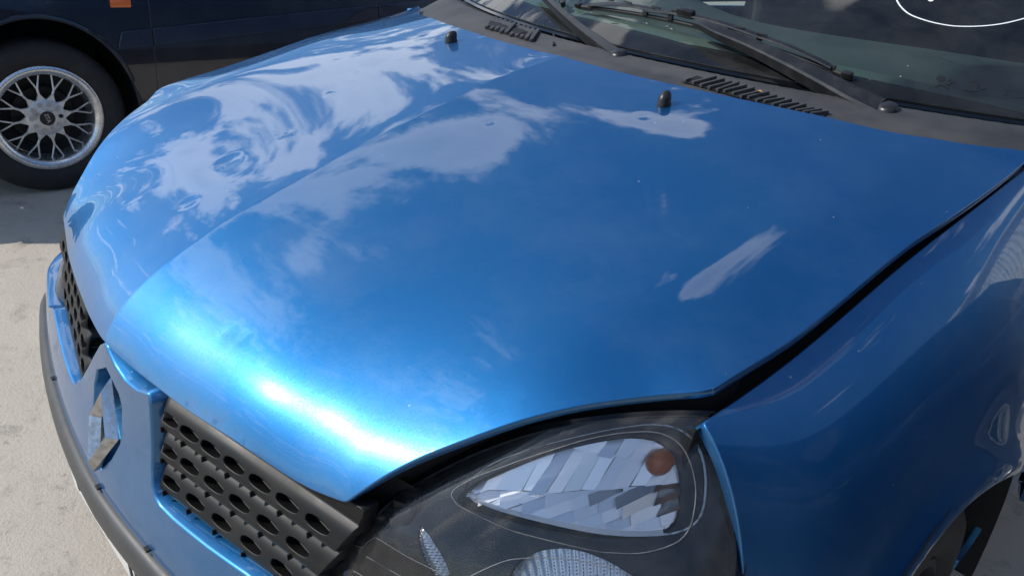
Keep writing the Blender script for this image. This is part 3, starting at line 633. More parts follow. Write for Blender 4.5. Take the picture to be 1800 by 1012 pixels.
def ind_facets(mm, dep=.014):
    """stepped diamond mirrors on the floor of the bowl, upright ribs along its back"""
    r2 = np.random.default_rng(5); poly = [tuple(q) for q in ind_ol]; V = []; F = []
    i0 = int(np.argmin(ind_ol[:, 0])); i1 = int(np.argmax(ind_ol[:, 0])); zt = np.array(ind_ol)[np.array(ind_ol)[:, 0] > ind_ol[i1, 0] - .05]
    A = ind_ol[i0]; B = np.array([zt[:, 0].max(), zt[:, 1].min() + .62 * (zt[:, 1].max() - zt[:, 1].min())]); d = B - A; nrm_ = np.array([-d[1], d[0]]); cc = nrm_ @ A
    bulb0 = lenspt(1156, 814, .026); glints = []
    for (u, v_, rad) in ((1148, 868, .012), (1082, 852, .009), (1192, 880, .008)):
        q_ = lenspt(u, v_, D1 + dep); glints.append(((q_[0], q_[2]), rad))
    def emit(cell, gx, gz, off):
        if len(cell) < 3 or abs(area(cell)) < 2e-7: return
        c = np.mean(np.array(cell), 0); y0 = float(lens_y(c[0], c[1])) + D1 + dep + off; k = len(V)
        lx, lz = lens_g(c[0], c[1])
        for g0, rad in glints:   # mirrors deliberately aimed to throw amber bulb glints at the camera
            if (c[0] - g0[0]) ** 2 + (c[1] - g0[1]) ** 2 < rad * rad:
                pc = np.array([c[0], y0, c[1]]); a_ = CAM_C - pc; a_ /= np.linalg.norm(a_); b_ = bulb0 - pc; b_ /= np.linalg.norm(b_); n_ = a_ + b_; n_ /= np.linalg.norm(n_)
                gx, gz = n_[0] / abs(n_[1]) - lx, n_[2] / abs(n_[1]) - lz; gx = max(-1.2, min(1.2, gx)); gz = max(-1.2, min(1.2, gz))
        for (x, z) in cell: V.append((x * mm[0], y0 + (lx + gx) * (x - c[0]) + (lz + gz) * (z - c[1]), z))
        F.append(tuple(range(k, k + len(cell))) if (area(cell) > 0) == (mm[0] > 0) else tuple(range(k + len(cell) - 1, k - 1, -1)))
    low = clip_poly(poly, nrm_[0], nrm_[1], cc); up = clip_poly(poly, -nrm_[0], -nrm_[1], -cc)
    st = .0165; ca, sa = math.cos(R_(38)), math.sin(R_(38))
    for i in range(-30, 31):
        for j in range(-30, 31):
            c = clip_poly(low, ca, sa, (i + 1) * st + .55 * ca + .65 * sa); c = clip_poly(c, -ca, -sa, -(i * st + .55 * ca + .65 * sa)) if c else c
            if not c: continue
            c = clip_poly(c, -sa, ca, (j + 1) * st * .62 - .55 * sa + .65 * ca); c = clip_poly(c, sa, -ca, -(j * st * .62 - .55 * sa + .65 * ca)) if c else c
            if c: emit(c, .16 * (((i + j) % 2) - .5) + r2.uniform(-.06, .06), .40 + .24 * ((j % 2) - .5) + r2.uniform(-.07, .07), .0)
    xs = np.arange(ind_ol[:, 0].min(), ind_ol[:, 0].max(), .0105)
    for x in xs:
        for (z0, z1) in ((.5, .717), (.717, .735), (.735, .9)):
            c = clip_poly(up, 1, 0, x + .0105); c = clip_poly(c, -1, 0, -x) if c else c
            c = clip_poly(c, 0, 1, z1) if c else c; c = clip_poly(c, 0, -1, -z0) if c else c
            if c: emit(c, r2.uniform(-.30, .20), r2.uniform(-.10, .45), .002)
    return V, F
def main_fn(p):
    x, z = p[:, 0], p[:, 1]; h = z - np.interp(x, _mx, _mz)
    return np.c_[x, lens_y(x, z) + D1 + .006 + .45 * np.clip(h, 0, .1) + .0010 * np.sin(x * 1300 + z * 900), z]
def headlight(mir):
    sgn = -1 if mir else 1; mm = np.array([sgn, 1., 1.])
    H = bpy.data.objects.new('headlight', None); link(H, CAR); H.location = (.55 * sgn, .25, .6)
    def loc(o): o.matrix_parent_inverse = Matrix.Translation((-.55 * sgn, -.25, -.6)); return o
    loc(sheet('lens', lens_ol, lambda p: np.c_[p[:, 0], lens_y(p[:, 0], p[:, 1]), p[:, 1]], .012, M_LENS, H, hem=[(.001, .001, 45), (.0015, .004, 90)], mirror=mir))
    loc(sheet('housing', hs_ol, lambda p: np.c_[p[:, 0], lens_y(p[:, 0], p[:, 1]) + D1, p[:, 1]], .012, M_HOUSING, H, holes=[ind_ol, leaf_ol, main_ol], hem=[(.002, -.010, 0), (.001, .012, 90)], hem_holes=[(.001, .001, 40), (.002, .012, 90)], mirror=mir))
    # indicator bowl: floor of stepped diamond mirrors rising to a ribbed back wall
    V, F = ind_facets(mm); loc(mesh_obj('indicator_reflector', V, F, M_REFLECT, H, False))
    loc(sheet('reflector_shell', ind_ol, lambda p: np.c_[p[:, 0], lens_y(p[:, 0], p[:, 1]) + D1 + .024, p[:, 1]], .02, M_REFLECT, H, hem=[(.003, -.02, 90)], mirror=mir))
    # amber bulb
    b = lenspt(1156, 814, .022) * mm; m1 = MB(); m1.lathe([(0, -.013), (.005, -.0125), (.0092, -.009), (.0115, -.003), (.0118, .003), (.0100, .009), (.0085, .022)], 24, b + np.array([0, .002, 0]), (0, 1, 0))
    loc(m1.build('indicator_bulb', M_AMBER, H, True, 60))
    # main reflector bowl with fluted front glass insert, and the narrow fluted strip
    loc(sheet('main_reflector', main_ol, main_fn, .0016 if not mir else .004, M_REFLECT, H, hem=None, mirror=mir))
    c = main_ol.mean(0); bb = np.array([c[0], lens_y(c[0], c[1]) + D1 + .02, c[1]]) * mm; m1 = MB(); m1.lathe([(0, -.018), (.006, -.017), (.0085, -.010), (.0085, .02)], 16, bb, (0, 1, 0)); loc(m1.build('main_bulb', M_CHROME, H))
    loc(sheet('fluted_strip', leaf_ol, lambda p: np.c_[p[:, 0], lens_y(p[:, 0], p[:, 1]) + D1 + .004 - .006 * inset_depth(p, leaf_ol, .006) + .0006 * np.sin(p[:, 1] * 2600 - p[:, 0] * 500), p[:, 1]], .0012 if not mir else .004, M_RIB, H, hem=None, mirror=mir))
    # moulded lines on the lens
    def line(pix, r, closed=False):
        ps = [q for q in lens_path(pix, -.0006) if q is not None]
        ps = list(catmull(ps, 4, closed)); 
        if closed: ps.append(ps[0])
        m1 = MB(); m1.tube([p * mm for p in ps], r, 6); return m1
    m1 = line(RING, .0005, True); loc(m1.build('lens_ring', M_CLEARLINE, H))
    for pix in ([(611, 953), (636, 961), (645, 953), (658, 945), (666, 947), (715, 977), (771, 1005), (800, 1022)], [(644, 977), (704, 1012), (720, 1022)], [(621, 1002), (640, 1013)], [(810, 1022), (827, 1012), (855, 998), (889, 985), (915, 981), (960, 979), (1020, 985), (1080, 1000)]):
        loc(line(pix, .00045).build('lens_line', M_CLEARLINE, H))
    return H
def gap_shade(mir):  # near-black ribbon standing in for the shaded gap above the lamp
    a = [lenspt(u, v, .006) for u, v in [(600, 965)] + TOP + [(1250, 738)]]; a = catmull([q for q in a if q is not None], 3); n = len(a)
    hb = dense(np.concatenate([catmull(E_LAMP, 6), [(.640, .45)]]), .002, False); v = []
    for i, q in enumerate(a):
        e = hb[min(len(hb) - 1, int(len(hb) * i / n))]; e3 = np.array([e[0] - .01, e[1] + .03, hood_plain(e[0] - .01, e[1] + .03)[0] - .030])
        m = (q + e3) / 2 - np.array([0, -.012, .020]); v += [q, m, e3]
    v = np.array(v) * ([-1, 1, 1] if mir else [1, 1, 1])
    return mesh_obj('lamp_gap_shade', v, [(3 * i + j, 3 * i + 3 + j, 3 * i + 4 + j, 3 * i + 1 + j) for i in range(n - 1) for j in (0, 1)], M_VOID, CAR)
gap_shade(False); gap_shade(True)
M_CLEARLINE = glass('clear_moulded_line', (0.75, 0.75, 0.75), 1.7, rough=0.12, haze=(0.22, 60, 200))
headlight(False); headlight(True)

# ------------------------------------------------------------------ fenders
fx_t = natspline([.38, .533, .629, .736, .878, 1.036, 1.12], [.641, .649, .653, .657, .664, .672, .677])
fz_t = natspline([.38, .533, .629, .736, .878, 1.036, 1.12], [.768, .794, .819, .848, .880, .914, .933])
fx_m = natspline([.36, .40, .46, .55, .70, .82, .95, 1.12], [.704, .733, .774, .800, .815, .827, .826, .815])
AC = (.735, .285); AR = .352
def fender(p):
    y = p[:, 0]; w = p[:, 1] / .42; f0 = .36; ph = f0 + (math.pi / 2 - f0) * np.clip(w, 0, 1); xt, zt, xm = fx_t(y), fz_t(y), fx_m(y)
    x = xt + (xm - xt) * (np.sin(ph) - math.sin(f0)) / (1 - math.sin(f0)); z = zt - (zt - .5) * (math.cos(f0) - np.cos(ph)) / math.cos(f0)
    z = z - np.maximum(w - 1, 0) * .42 * 1.0
    d = np.hypot(y - AC[0], z - AC[1]) - AR; x = x + .011 * np.exp(-(d / .026) ** 2)
    return np.c_[x, y, z]
def f_w(y, z):
    lo, hi = 0.0, 1.2
    for _ in range(40):
        m = (lo + hi) / 2
        if fender(np.array([[y, m]]))[0][2] > z: lo = m
        else: hi = m
    return lo
fo = [(y, 0.0) for y in np.linspace(.398, 1.085, 40)]
fo += [(1.085, f_w(1.085, z)) for z in np.linspace(.90, .462, 13)]
for a in np.linspace(22, 157, 60):
    y = AC[0] + AR * math.cos(R_(a)); z = AC[1] + AR * math.sin(R_(a)) * 1.0
    if z > .458: fo.append((y, f_w(y, z)))
fo += [(.440, f_w(.440, .455)), (.415, f_w(.415, .455)), (.40, f_w(.40, .458))]
fo += [(.398 - .0 * k, f_w(.398, z)) for k, z in enumerate(np.linspace(.49, .762, 15))]
fo = dense(fo, .014)
for mir in (False, True):
    FD = sheet('front_wing', fo, fender, .014, M_BLUE, CAR, hem=[(.0012, .0005, 30), (.002, .002, 80), (.002, .014, 90), (-.02, .016, 180)], flip=True, mirror=mir)
    # inner gutter wall under the bonnet edge
    yy = np.linspace(.39, 1.09, 30); v = []
    for y in yy:
        q = fender(np.array([[y, 0.0]]))[0]; v += [q + [-.004, 0, -.006], q + [-.012, 0, -.10]]
    v = np.array(v) * ([-1, 1, 1] if mir else [1, 1, 1])
    mesh_obj('gutter', v, [(2 * i, 2 * i + 2, 2 * i + 3, 2 * i + 1) for i in range(29)], M_VOID, FD)
    # wheel arch liner
    v = []; n = 30
    for i in range(n + 1):
        a = R_(-5 + 190 * i / n)
        for xx in ((.80 if a < R_(135) else .76), .50): v.append((xx, AC[0] + (AR + .012) * math.cos(a), AC[1] + (AR + .012) * math.sin(a)))
    v = np.array(v) * ([-1, 1, 1] if mir else [1, 1, 1])
    mesh_obj('arch_liner', v, [(2 * i, 2 * i + 1, 2 * i + 3, 2 * i + 2) for i in range(n)], M_RUBBER, FD)

# ------------------------------------------------------------------ cowl, windscreen, wipers
def y_g(x): return 1.012 + .40 * np.asarray(x) ** 2
GS = .52
def glass_z(x, y): return .950 + (y - y_g(x)) * GS
def glasspt(u, v, d=0.0): return march(u, v, lambda p: p[2] - float(glass_z(p[0], p[1])) - d, .5, 2.6, .02)
rear_y = natspline([0, .157, .327, .457, .534, .6, .66, .72], [.853, .859, .884, .923, .957, .997, 1.045, 1.10])
def cowl(p):
    x, t = p[:, 0], p[:, 1] / .2; ax = np.abs(x); y0 = rear_y(ax) - .035; y1 = y_g(x) + .03; y = y0 + (y1 - y0) * t
    zh = .912 - .01 * (ax / .66) ** 2
    z = zh + (.952 - zh) * np.clip(t / .62, 0, 1) ** .8
    z = z + .0035 * np.exp(-((t - .70) / .05) ** 2) - .010 * np.clip((t - .74) / .1, 0, 1)
    # stepped water channel line
    z = z - .003 / (1 + np.exp(-(t - .46) / .012)) * (np.abs(x - .3) < .5)
    return np.c_[x, y, z]
co = dense([(-.715, 0), (.715, 0), (.715, .2), (-.715, .2)], .02)
COWL = sheet('cowl_panel', co, cowl, .012, M_COWL, CAR, hem=[(.001, .001, 60), (.001, .03, 90)])
def cowlpt(u, v, d=0.0):
    # look the pixel up on the cowl surface
    g_ = np.stack(np.meshgrid(np.linspace(-.70, .70, 281), np.linspace(.005, .195, 96), indexing='ij'), -1).reshape(-1, 2)
    if not hasattr(cowlpt, 'P'): cowlpt.P = cowl(g_); q = (cowlpt.P - CAM_C) @ CAM_R; cowlpt.U = np.c_[900 + CAM_F * q[:, 0] / -q[:, 2], 506 - CAM_F * q[:, 1] / -q[:, 2]]
    i = ((cowlpt.U - [u, v]) ** 2).sum(1).argmin(); return cowlpt.P[i] + np.array([0, 0, d])
def bar(a, b, w, h, name, mat, parent, up=(0, 0, 1)):
    a, b = Vector(a), Vector(b); t = (b - a); L_ = t.length; t.normalize(); s_ = t.cross(Vector(up)).normalized(); n_ = s_.cross(t)
    Mx = Matrix((s_, t, n_)).transposed(); return MB().box((a + b) / 2, (w, L_, h), min(w, h) * .3, Mx).build(name, mat, parent)
def lerp2(a, b, t): return (a[0] + (b[0] - a[0]) * t, a[1] + (b[1] - a[1]) * t)
def vent(q, n, w, name='vent_slat'):
    """q: near-left, near-right, far-left, far-right pixels of the slotted field on the cowl"""
    ps = [cowlpt(*lerp2(lerp2(q[0], q[1], i / 12), lerp2(q[2], q[3], i / 12), j / 3), .0025) for i in range(13) for j in range(4)]
    rec_ = mesh_obj('vent_shade_plate', ps, [(i * 4 + j, i * 4 + 4 + j, i * 4 + 5 + j, i * 4 + 1 + j) for i in range(12) for j in range(3)], M_VOID, COWL, False)  # black plate laid on the cowl, its colour standing for shaded slots
    for i in range(n):
        t = (i + .5) / n; bar(cowlpt(*lerp2(q[0], q[1], t), .004), cowlpt(*lerp2(q[2], q[3], t), .004), w, .006, name, M_COWL, COWL)
vent(((1196, 146), (1432, 209), (1238, 133), (1462, 205)), 17, .0050)
vent(((850, 51), (938, 76), (868, 34), (950, 58)), 10, .0072)
# trim lip where the left-hand cowl half ends
bar(cowlpt(972, 82, .002), cowlpt(978, 48, .004), .004, .006, 'cowl_joint', M_RUBBER, COWL)

lf = cowlpt(1331, 172, .0085); LEAF_BIT = MB().add([lf + np.array(q) for q in ((-.006, -.002, 0), (0, -.004, .002), (.007, 0, .001), (.001, .004, .003))], [(0, 1, 2, 3)]).build('dry_leaf', M_BRASS, None, False)
LEAF_BIT['label'] = 'tiny tan scrap of dry leaf caught on the cowl vent'; LEAF_BIT['category'] = 'leaf'
gl_o = [(x, y_g(x) + .012) for x in np.linspace(-.69, .69, 40)]
top_w = .53
gl_o += [(.69 - (.69 - top_w) * t, float(y_g(.69)) + .012 + (1.77 + .12 - float(y_g(.69))) * t) for t in np.linspace(.1, .9, 9)]
gl_o += [(x, 1.77 + .42 * x * x) for x in np.linspace(top_w, -top_w, 24)]
gl_o += [(-(.69 - (.69 - top_w) * t), float(y_g(.69)) + .012 + (1.77 + .12 - float(y_g(.69))) * t) for t in np.linspace(.9, .1, 9)]
SCREEN = sheet('windscreen', dense(gl_o, .05), lambda p: np.c_[p[:, 0], p[:, 1], glass_z(p[:, 0], p[:, 1])], .05, M_GLASS, CAR, hem=[(.001, .001, 60), (.001, .004, 90)])
# black printed band along the bottom of the screen, just under the glass
BAND = [(760, -40), (850, -14), (940, 10), (1010, 28), (1100, 50), (1200, 76), (1330, 103), (1440, 121), (1560, 146), (1660, 167), (1728, 181), (1800, 199), (1850, 212)]
bt = [glasspt(u, v, -.004) for u, v in BAND]; bt = [(q[0], q[1]) for q in bt if q is not None]
bt = [(x, y) for x, y in bt if -.68 < x < .68]
fr = [(x, y_g(x) + .004) for x in np.linspace(-.69, .69, 40)] + [(.69, bt[-1][1] + .03)] + bt[::-1] + [(-.69, bt[0][1] + .02)]
sheet('black_band', dense(fr, .03), lambda p: np.c_[p[:, 0], p[:, 1], glass_z(p[:, 0], p[:, 1]) - .004], .03, M_FRIT, SCREEN, hem=None)
# demister slot behind the band, its pale colour standing for light in the gap
v = []
for (u, w_) in BAND:
    a = glasspt(u, w_, -.014); b = glasspt(u + 3, w_ - 13, -.018)
    if a is not None and b is not None and abs(a[0]) < .68: v += [a, b]
DEMIST = (v, [(2 * i, 2 * i + 2, 2 * i + 3, 2 * i + 1) for i in range(len(v) // 2 - 1)])
def flat_on_glass(name, polys, mat, d=.0012, parent=SCREEN):
    mb = MB()
    for pl in polys:
        ps = [glasspt(u, v, d) for u, v in pl]; mb.add(ps, [tuple(range(len(ps)))])
    return mb.build(name, mat, parent, False)
def circ(cx, cy, rx, ry, n=14): return [(cx + rx * math.cos(2 * math.pi * i / n), cy + ry * math.sin(2 * math.pi * i / n)) for i in range(n)]
flat_on_glass('airbag_pictogram', [circ(1654, 138, 8.5, 5.5), circ(1669.5, 140, 2.8, 2.0, 8), circ(1667, 146.5, 3.6, 3.0, 8), [(1642, 153), (1652, 146), (1656, 149), (1660, 151), (1652, 150), (1644, 154)], [(1658, 148), (1662, 149), (1668, 155), (1664, 156)], [(1668, 143), (1679, 143.5), (1678, 145), (1669, 146)]], M_PRINT)
flat_on_glass('passenger_pictogram', [circ(1710, 142, 5, 3.6), [(1699, 147), (1706, 146), (1714, 146), (1719, 147), (1717, 156), (1719, 161), (1704, 160), (1692, 158), (1698, 154)]], M_PRINT)
flat_on_glass('dot_print', [circ(1729, 152, 6, 5.5)], M_PRINT)
flat_on_glass('faded_print', [circ(1766, 157, 1.6, 1.2, 6), circ(1772, 158, 1.6, 1.2, 6), [(1766, 162), (1771, 161), (1769, 168), (1765, 168)], [(1778, 170), (1800, 172), (1800, 173), (1778, 171)]], M_PRINT)
arc = [(1575, -22), (1574, -8), (1578, 4), (1587, 16), (1600, 26), (1620, 34), (1645, 41), (1675, 46), (1705, 47), (1735, 45.5), (1762, 42), (1785, 37), (1806, 31), (1830, 22), (1850, 8), (1856, -10), (1845, -30), (1810, -48), (1750, -58), (1680, -58), (1620, -48), (1588, -36)]
mb = MB(); ps = [glasspt(u, v, .0012) for u, v in arc]; ps = list(catmull(ps, 4, True)); ps.append(ps[0]); mb.tube(ps, .0013, 6, flat=.4); mb.build('white_oval_sticker', M_WHITE, SCREEN)
flat_on_glass('white_sticker_marks', [circ(1636, -1, 5.5, 4), circ(1667, -3, 3.5, 3), circ(1700, -12, 6, 7), circ(1740, -12, 6, 7)], M_WHITE)

def wiper(pivot, arm, blade, nm_lbl, wid):
    Wp = bpy.data.objects.new('wiper', None); link(Wp, CAR); p0 = Vector(glasspt(*pivot, .012)); Wp.location = p0
    def loc(o): o.matrix_parent_inverse = Matrix.Translation(-p0); return o
    # arm: flattened tapering channel, ridge along the top
    ps = [Vector(glasspt(u, v, d)) for (u, v, d) in arm]; ps = [Vector(q) for q in catmull(ps, 5)]; k = len(ps); v = []; f = []
    for i, p in enumerate(ps):
        t = (ps[min(i + 1, k - 1)] - ps[max(i - 1, 0)]).normalized(); n_ = Vector((0, -.46, .89)); s_ = t.cross(n_).normalized(); n_ = s_.cross(t)
        w = wid * (1 - .62 * (i / (k - 1)) ** .8); h = .010 * (1 - .55 * i / (k - 1))
        dn = .020 * (1 - .65 * i / (k - 1))
        for (a, b) in ((-1, -dn), (-1, h * .35), (-.80, h * .75), (.55, h), (.9, h * .6), (1, -h * .2), (1, -dn)): v.append(p + s_ * w * a + n_ * b)
    for i in range(k - 1):
        for j in range(6): f.append((i * 7 + j, i * 7 + j + 1, (i + 1) * 7 + j + 1, (i + 1) * 7 + j))
    f.append(tuple(range(6, -1, -1))); f.append(tuple((k - 1) * 7 + j for j in range(7)))
    loc(mesh_obj('arm', v, f, M_WIPER, Wp, True, None, 30))
    # pivot boss and cap
    a0 = ps[0]; d_ = (ps[0] - ps[3]).normalized(); m1 = MB(); up = Vector((0, -.35, .93)).normalized()
    m1.lathe([(0, .012), (.010, .0115), (.0150, .008), (.0165, .001), (.0170, -.012), (.021, -.03), (.030, -.045)], 24, a0 + d_ * .012, up); loc(m1.build('pivot_cap', M_WIPER, Wp, True, 60))
    # blade: rubber edge, claw bridge with slots
    if blade:
        A, B = blade; n = 26; E0, E1 = [np.array(e if len(e) == 3 else glasspt(*e, .004)) for e in (A, B)]
        bp = []
        for i in range(n + 1): e = E0 + (E1 - E0) * i / n; bp.append(Vector((e[0], e[1], float(glass_z(e[0], e[1])) + .004)))
        up = Vector((0, -.46, .89)); t = (bp[-1] - bp[0]).normalized(); s_ = t.cross(up).normalized()
        m1 = MB(); m1.tube(bp, .0042, 6, up=up); loc(m1.build('rubber_edge', M_RUBBER, Wp))
        for (a, b, h0, h1, w) in ((0.06, .40, .010, .017, .0055), (.30, .72, .016, .020, .0062), (.62, .95, .017, .010, .0055)):
            m = 10; q = []
            for i in range(m + 1):
                tt = a + (b - a) * i / m; x = tt * n; i0 = min(int(x), n - 1); base = bp[i0].lerp(bp[i0 + 1], x - i0); bow = math.sin(math.pi * i / m); q.append(base + up * (h0 + (h1 - h0) * i / m + .006 * bow - .004))
            m1 = MB(); m1.tube(q, w, 8, flat=.5, up=up); loc(m1.build('claw_bridge', M_WIPER, Wp))
            for c in (q[0], q[-1]): m1 = MB(); m1.box(c - up * .004, (.010, .006, .014), .001); loc(m1.build('claw', M_WIPER, Wp))
        for i in range(7):
            tt = .16 + .1 * i; x = tt * n; i0 = min(int(x), n - 1); c = bp[i0] + up * .0215
            loc(bar(c - t * .010, c + t * .010, .0035, .0016, 'bridge_slot', M_RUBBER, Wp, up))
        c = bp[-1] + up * .003; loc(bar(c - t * .012, c + t * .006, .010, .012, 'end_clip', M_WIPER, Wp, up)); c = bp[0] + up * .003; loc(bar(c - t * .006, c + t * .010, .009, .010, 'end_clip', M_WIPER, Wp, up))
        c = bp[int(n * .47)] + up * .022; loc(bar(c - t * .018, c + t * .018, .012, .016, 'hook_joint', M_WIPER, Wp, up))
    return Wp
wiper((1552, 196), [(1546, 190, .024), (1500, 168, .026), (1440, 136, .026), (1380, 106, .026), (1320, 78, .026), (1265, 56, .030), (1238, 43, .030), (1222, 38, .026)], ((1016, 12), (1492, 136)), '', .0185)
wiper((1088, 104), [(1082, 96, .018), (1055, 76, .018), (1020, 50, .016), (985, 20, .022), (955, -8, .026), (938, -26, .028)], ((-.72 + .10, 1.42, 1.1), (990, 10)), '', .012)

# ------------------------------------------------------------------ cabin
da = []
xs = np.linspace(-.66, .66, 45); ts = np.linspace(0, 1, 22)
def dash(x, t):
    y = y_g(x) + .055 + t * .54; z = .935 + .062 * np.clip(t / .35, 0, 1) - .02 * t
    z = z + .060 * np.exp(-((x + .34) / .19) ** 2) * np.exp(-((t - .72) / .20) ** 2) + .010 * np.exp(-((x - .34) / .25) ** 2) * np.exp(-((t - .6) / .3) ** 2)
    z = z - .25 * np.clip((t - .90) / .1, 0, 1); return (x, y, z)
v = [dash(x, t) for x in xs for t in ts]
DASH = mesh_obj('dashboard', v, [(i * 22 + j, (i + 1) * 22 + j, (i + 1) * 22 + j + 1, i * 22 + j + 1) for i in range(44) for j in range(21)], M_DASH, CAR)
mesh_obj('demister_strip', DEMIST[0], DEMIST[1], M_DASH2, DASH, True)
# steering wheel on the far side
mb = MB(); c = Vector((-.34, 1.72, .93)); ax = Vector((0, -.85, .5)).normalized(); u = Vector((1, 0, 0)); w = ax.cross(u)
ring = [c + (u * math.cos(a) + w * math.sin(a)) * .18 for a in np.linspace(0, 2 * math.pi, 40)]; mb.tube(ring, .014, 8, cap=False)
STEER = mb.build('steering_wheel', M_RUBBER, CAR)
mb = MB(); mb.box(c + ax * -.02, (.13, .05, .10), .015); mb.build('steering_hub', M_RUBBER, STEER)
for a in (0, math.pi, 1.5 * math.pi): bar(c, c + (u * math.cos(a) + w * math.sin(a)) * .175, .03, .014, 'steering_spoke', M_RUBBER, STEER, ax)
for sx in (-.34, .34):
    S_ = bpy.data.objects.new('front_seat', None); link(S_, CAR); S_.location = (sx, 2.1, .45)
    MB().box((0, 0, 0), (.50, .52, .16), .05).build('seat_cushion', M_SEAT, S_)
    MB().box((0, .27, .36), (.48, .13, .66), .05, Matrix.Rotation(R_(-14), 3, 'X')).build('seat_back', M_SEAT, S_)
    MB().box((0, .38, .79), (.26, .09, .18), .035, Matrix.Rotation(R_(-10), 3, 'X')).build('headrest', M_SEAT, S_)
    for dx in (-.06, .06): MB().tube([(dx, .34, .64), (dx, .37, .74)], .006, 8).build('headrest_post', M_CHROME, S_)
mb = MB(); mb.box((0, 2.4, .30), (1.36, 2.6, .06), .01); mb.build('cabin_floor', M_VOID, CAR)
MB().box((0, 3.0, .62), (1.30, .30, .84), .06, Matrix.Rotation(R_(-12), 3, 'X')).build('rear_bench_block', M_SEAT, CAR)  # bench box added to block brightness from behind the cabin
mb = MB(); mb.box((0, 1.60, .62), (1.36, .05, .62), .01); mb.build('bulkhead', M_VOID, CAR)

# body-coloured corner between wing, pillar foot and screen
for mir in (False, True):
    q = np.array([(.662, 1.062, .905), (.680, 1.086, .925), (.776, 1.087, .893), (.782, 1.20, .918), (.765, 1.26, .935), (.700, 1.245, .962), (.695, 1.20, .940)]) * ([-1, 1, 1] if mir else [1, 1, 1])
    mesh_obj('pillar_foot', np.concatenate([q, q - [0, 0, .12]]), [tuple(range(7)) if not mir else tuple(range(6, -1, -1))] + [(i, i + 7, (i + 1) % 7 + 7, (i + 1) % 7) for i in range(7)], M_BLACK, CAR, True, None, 25)

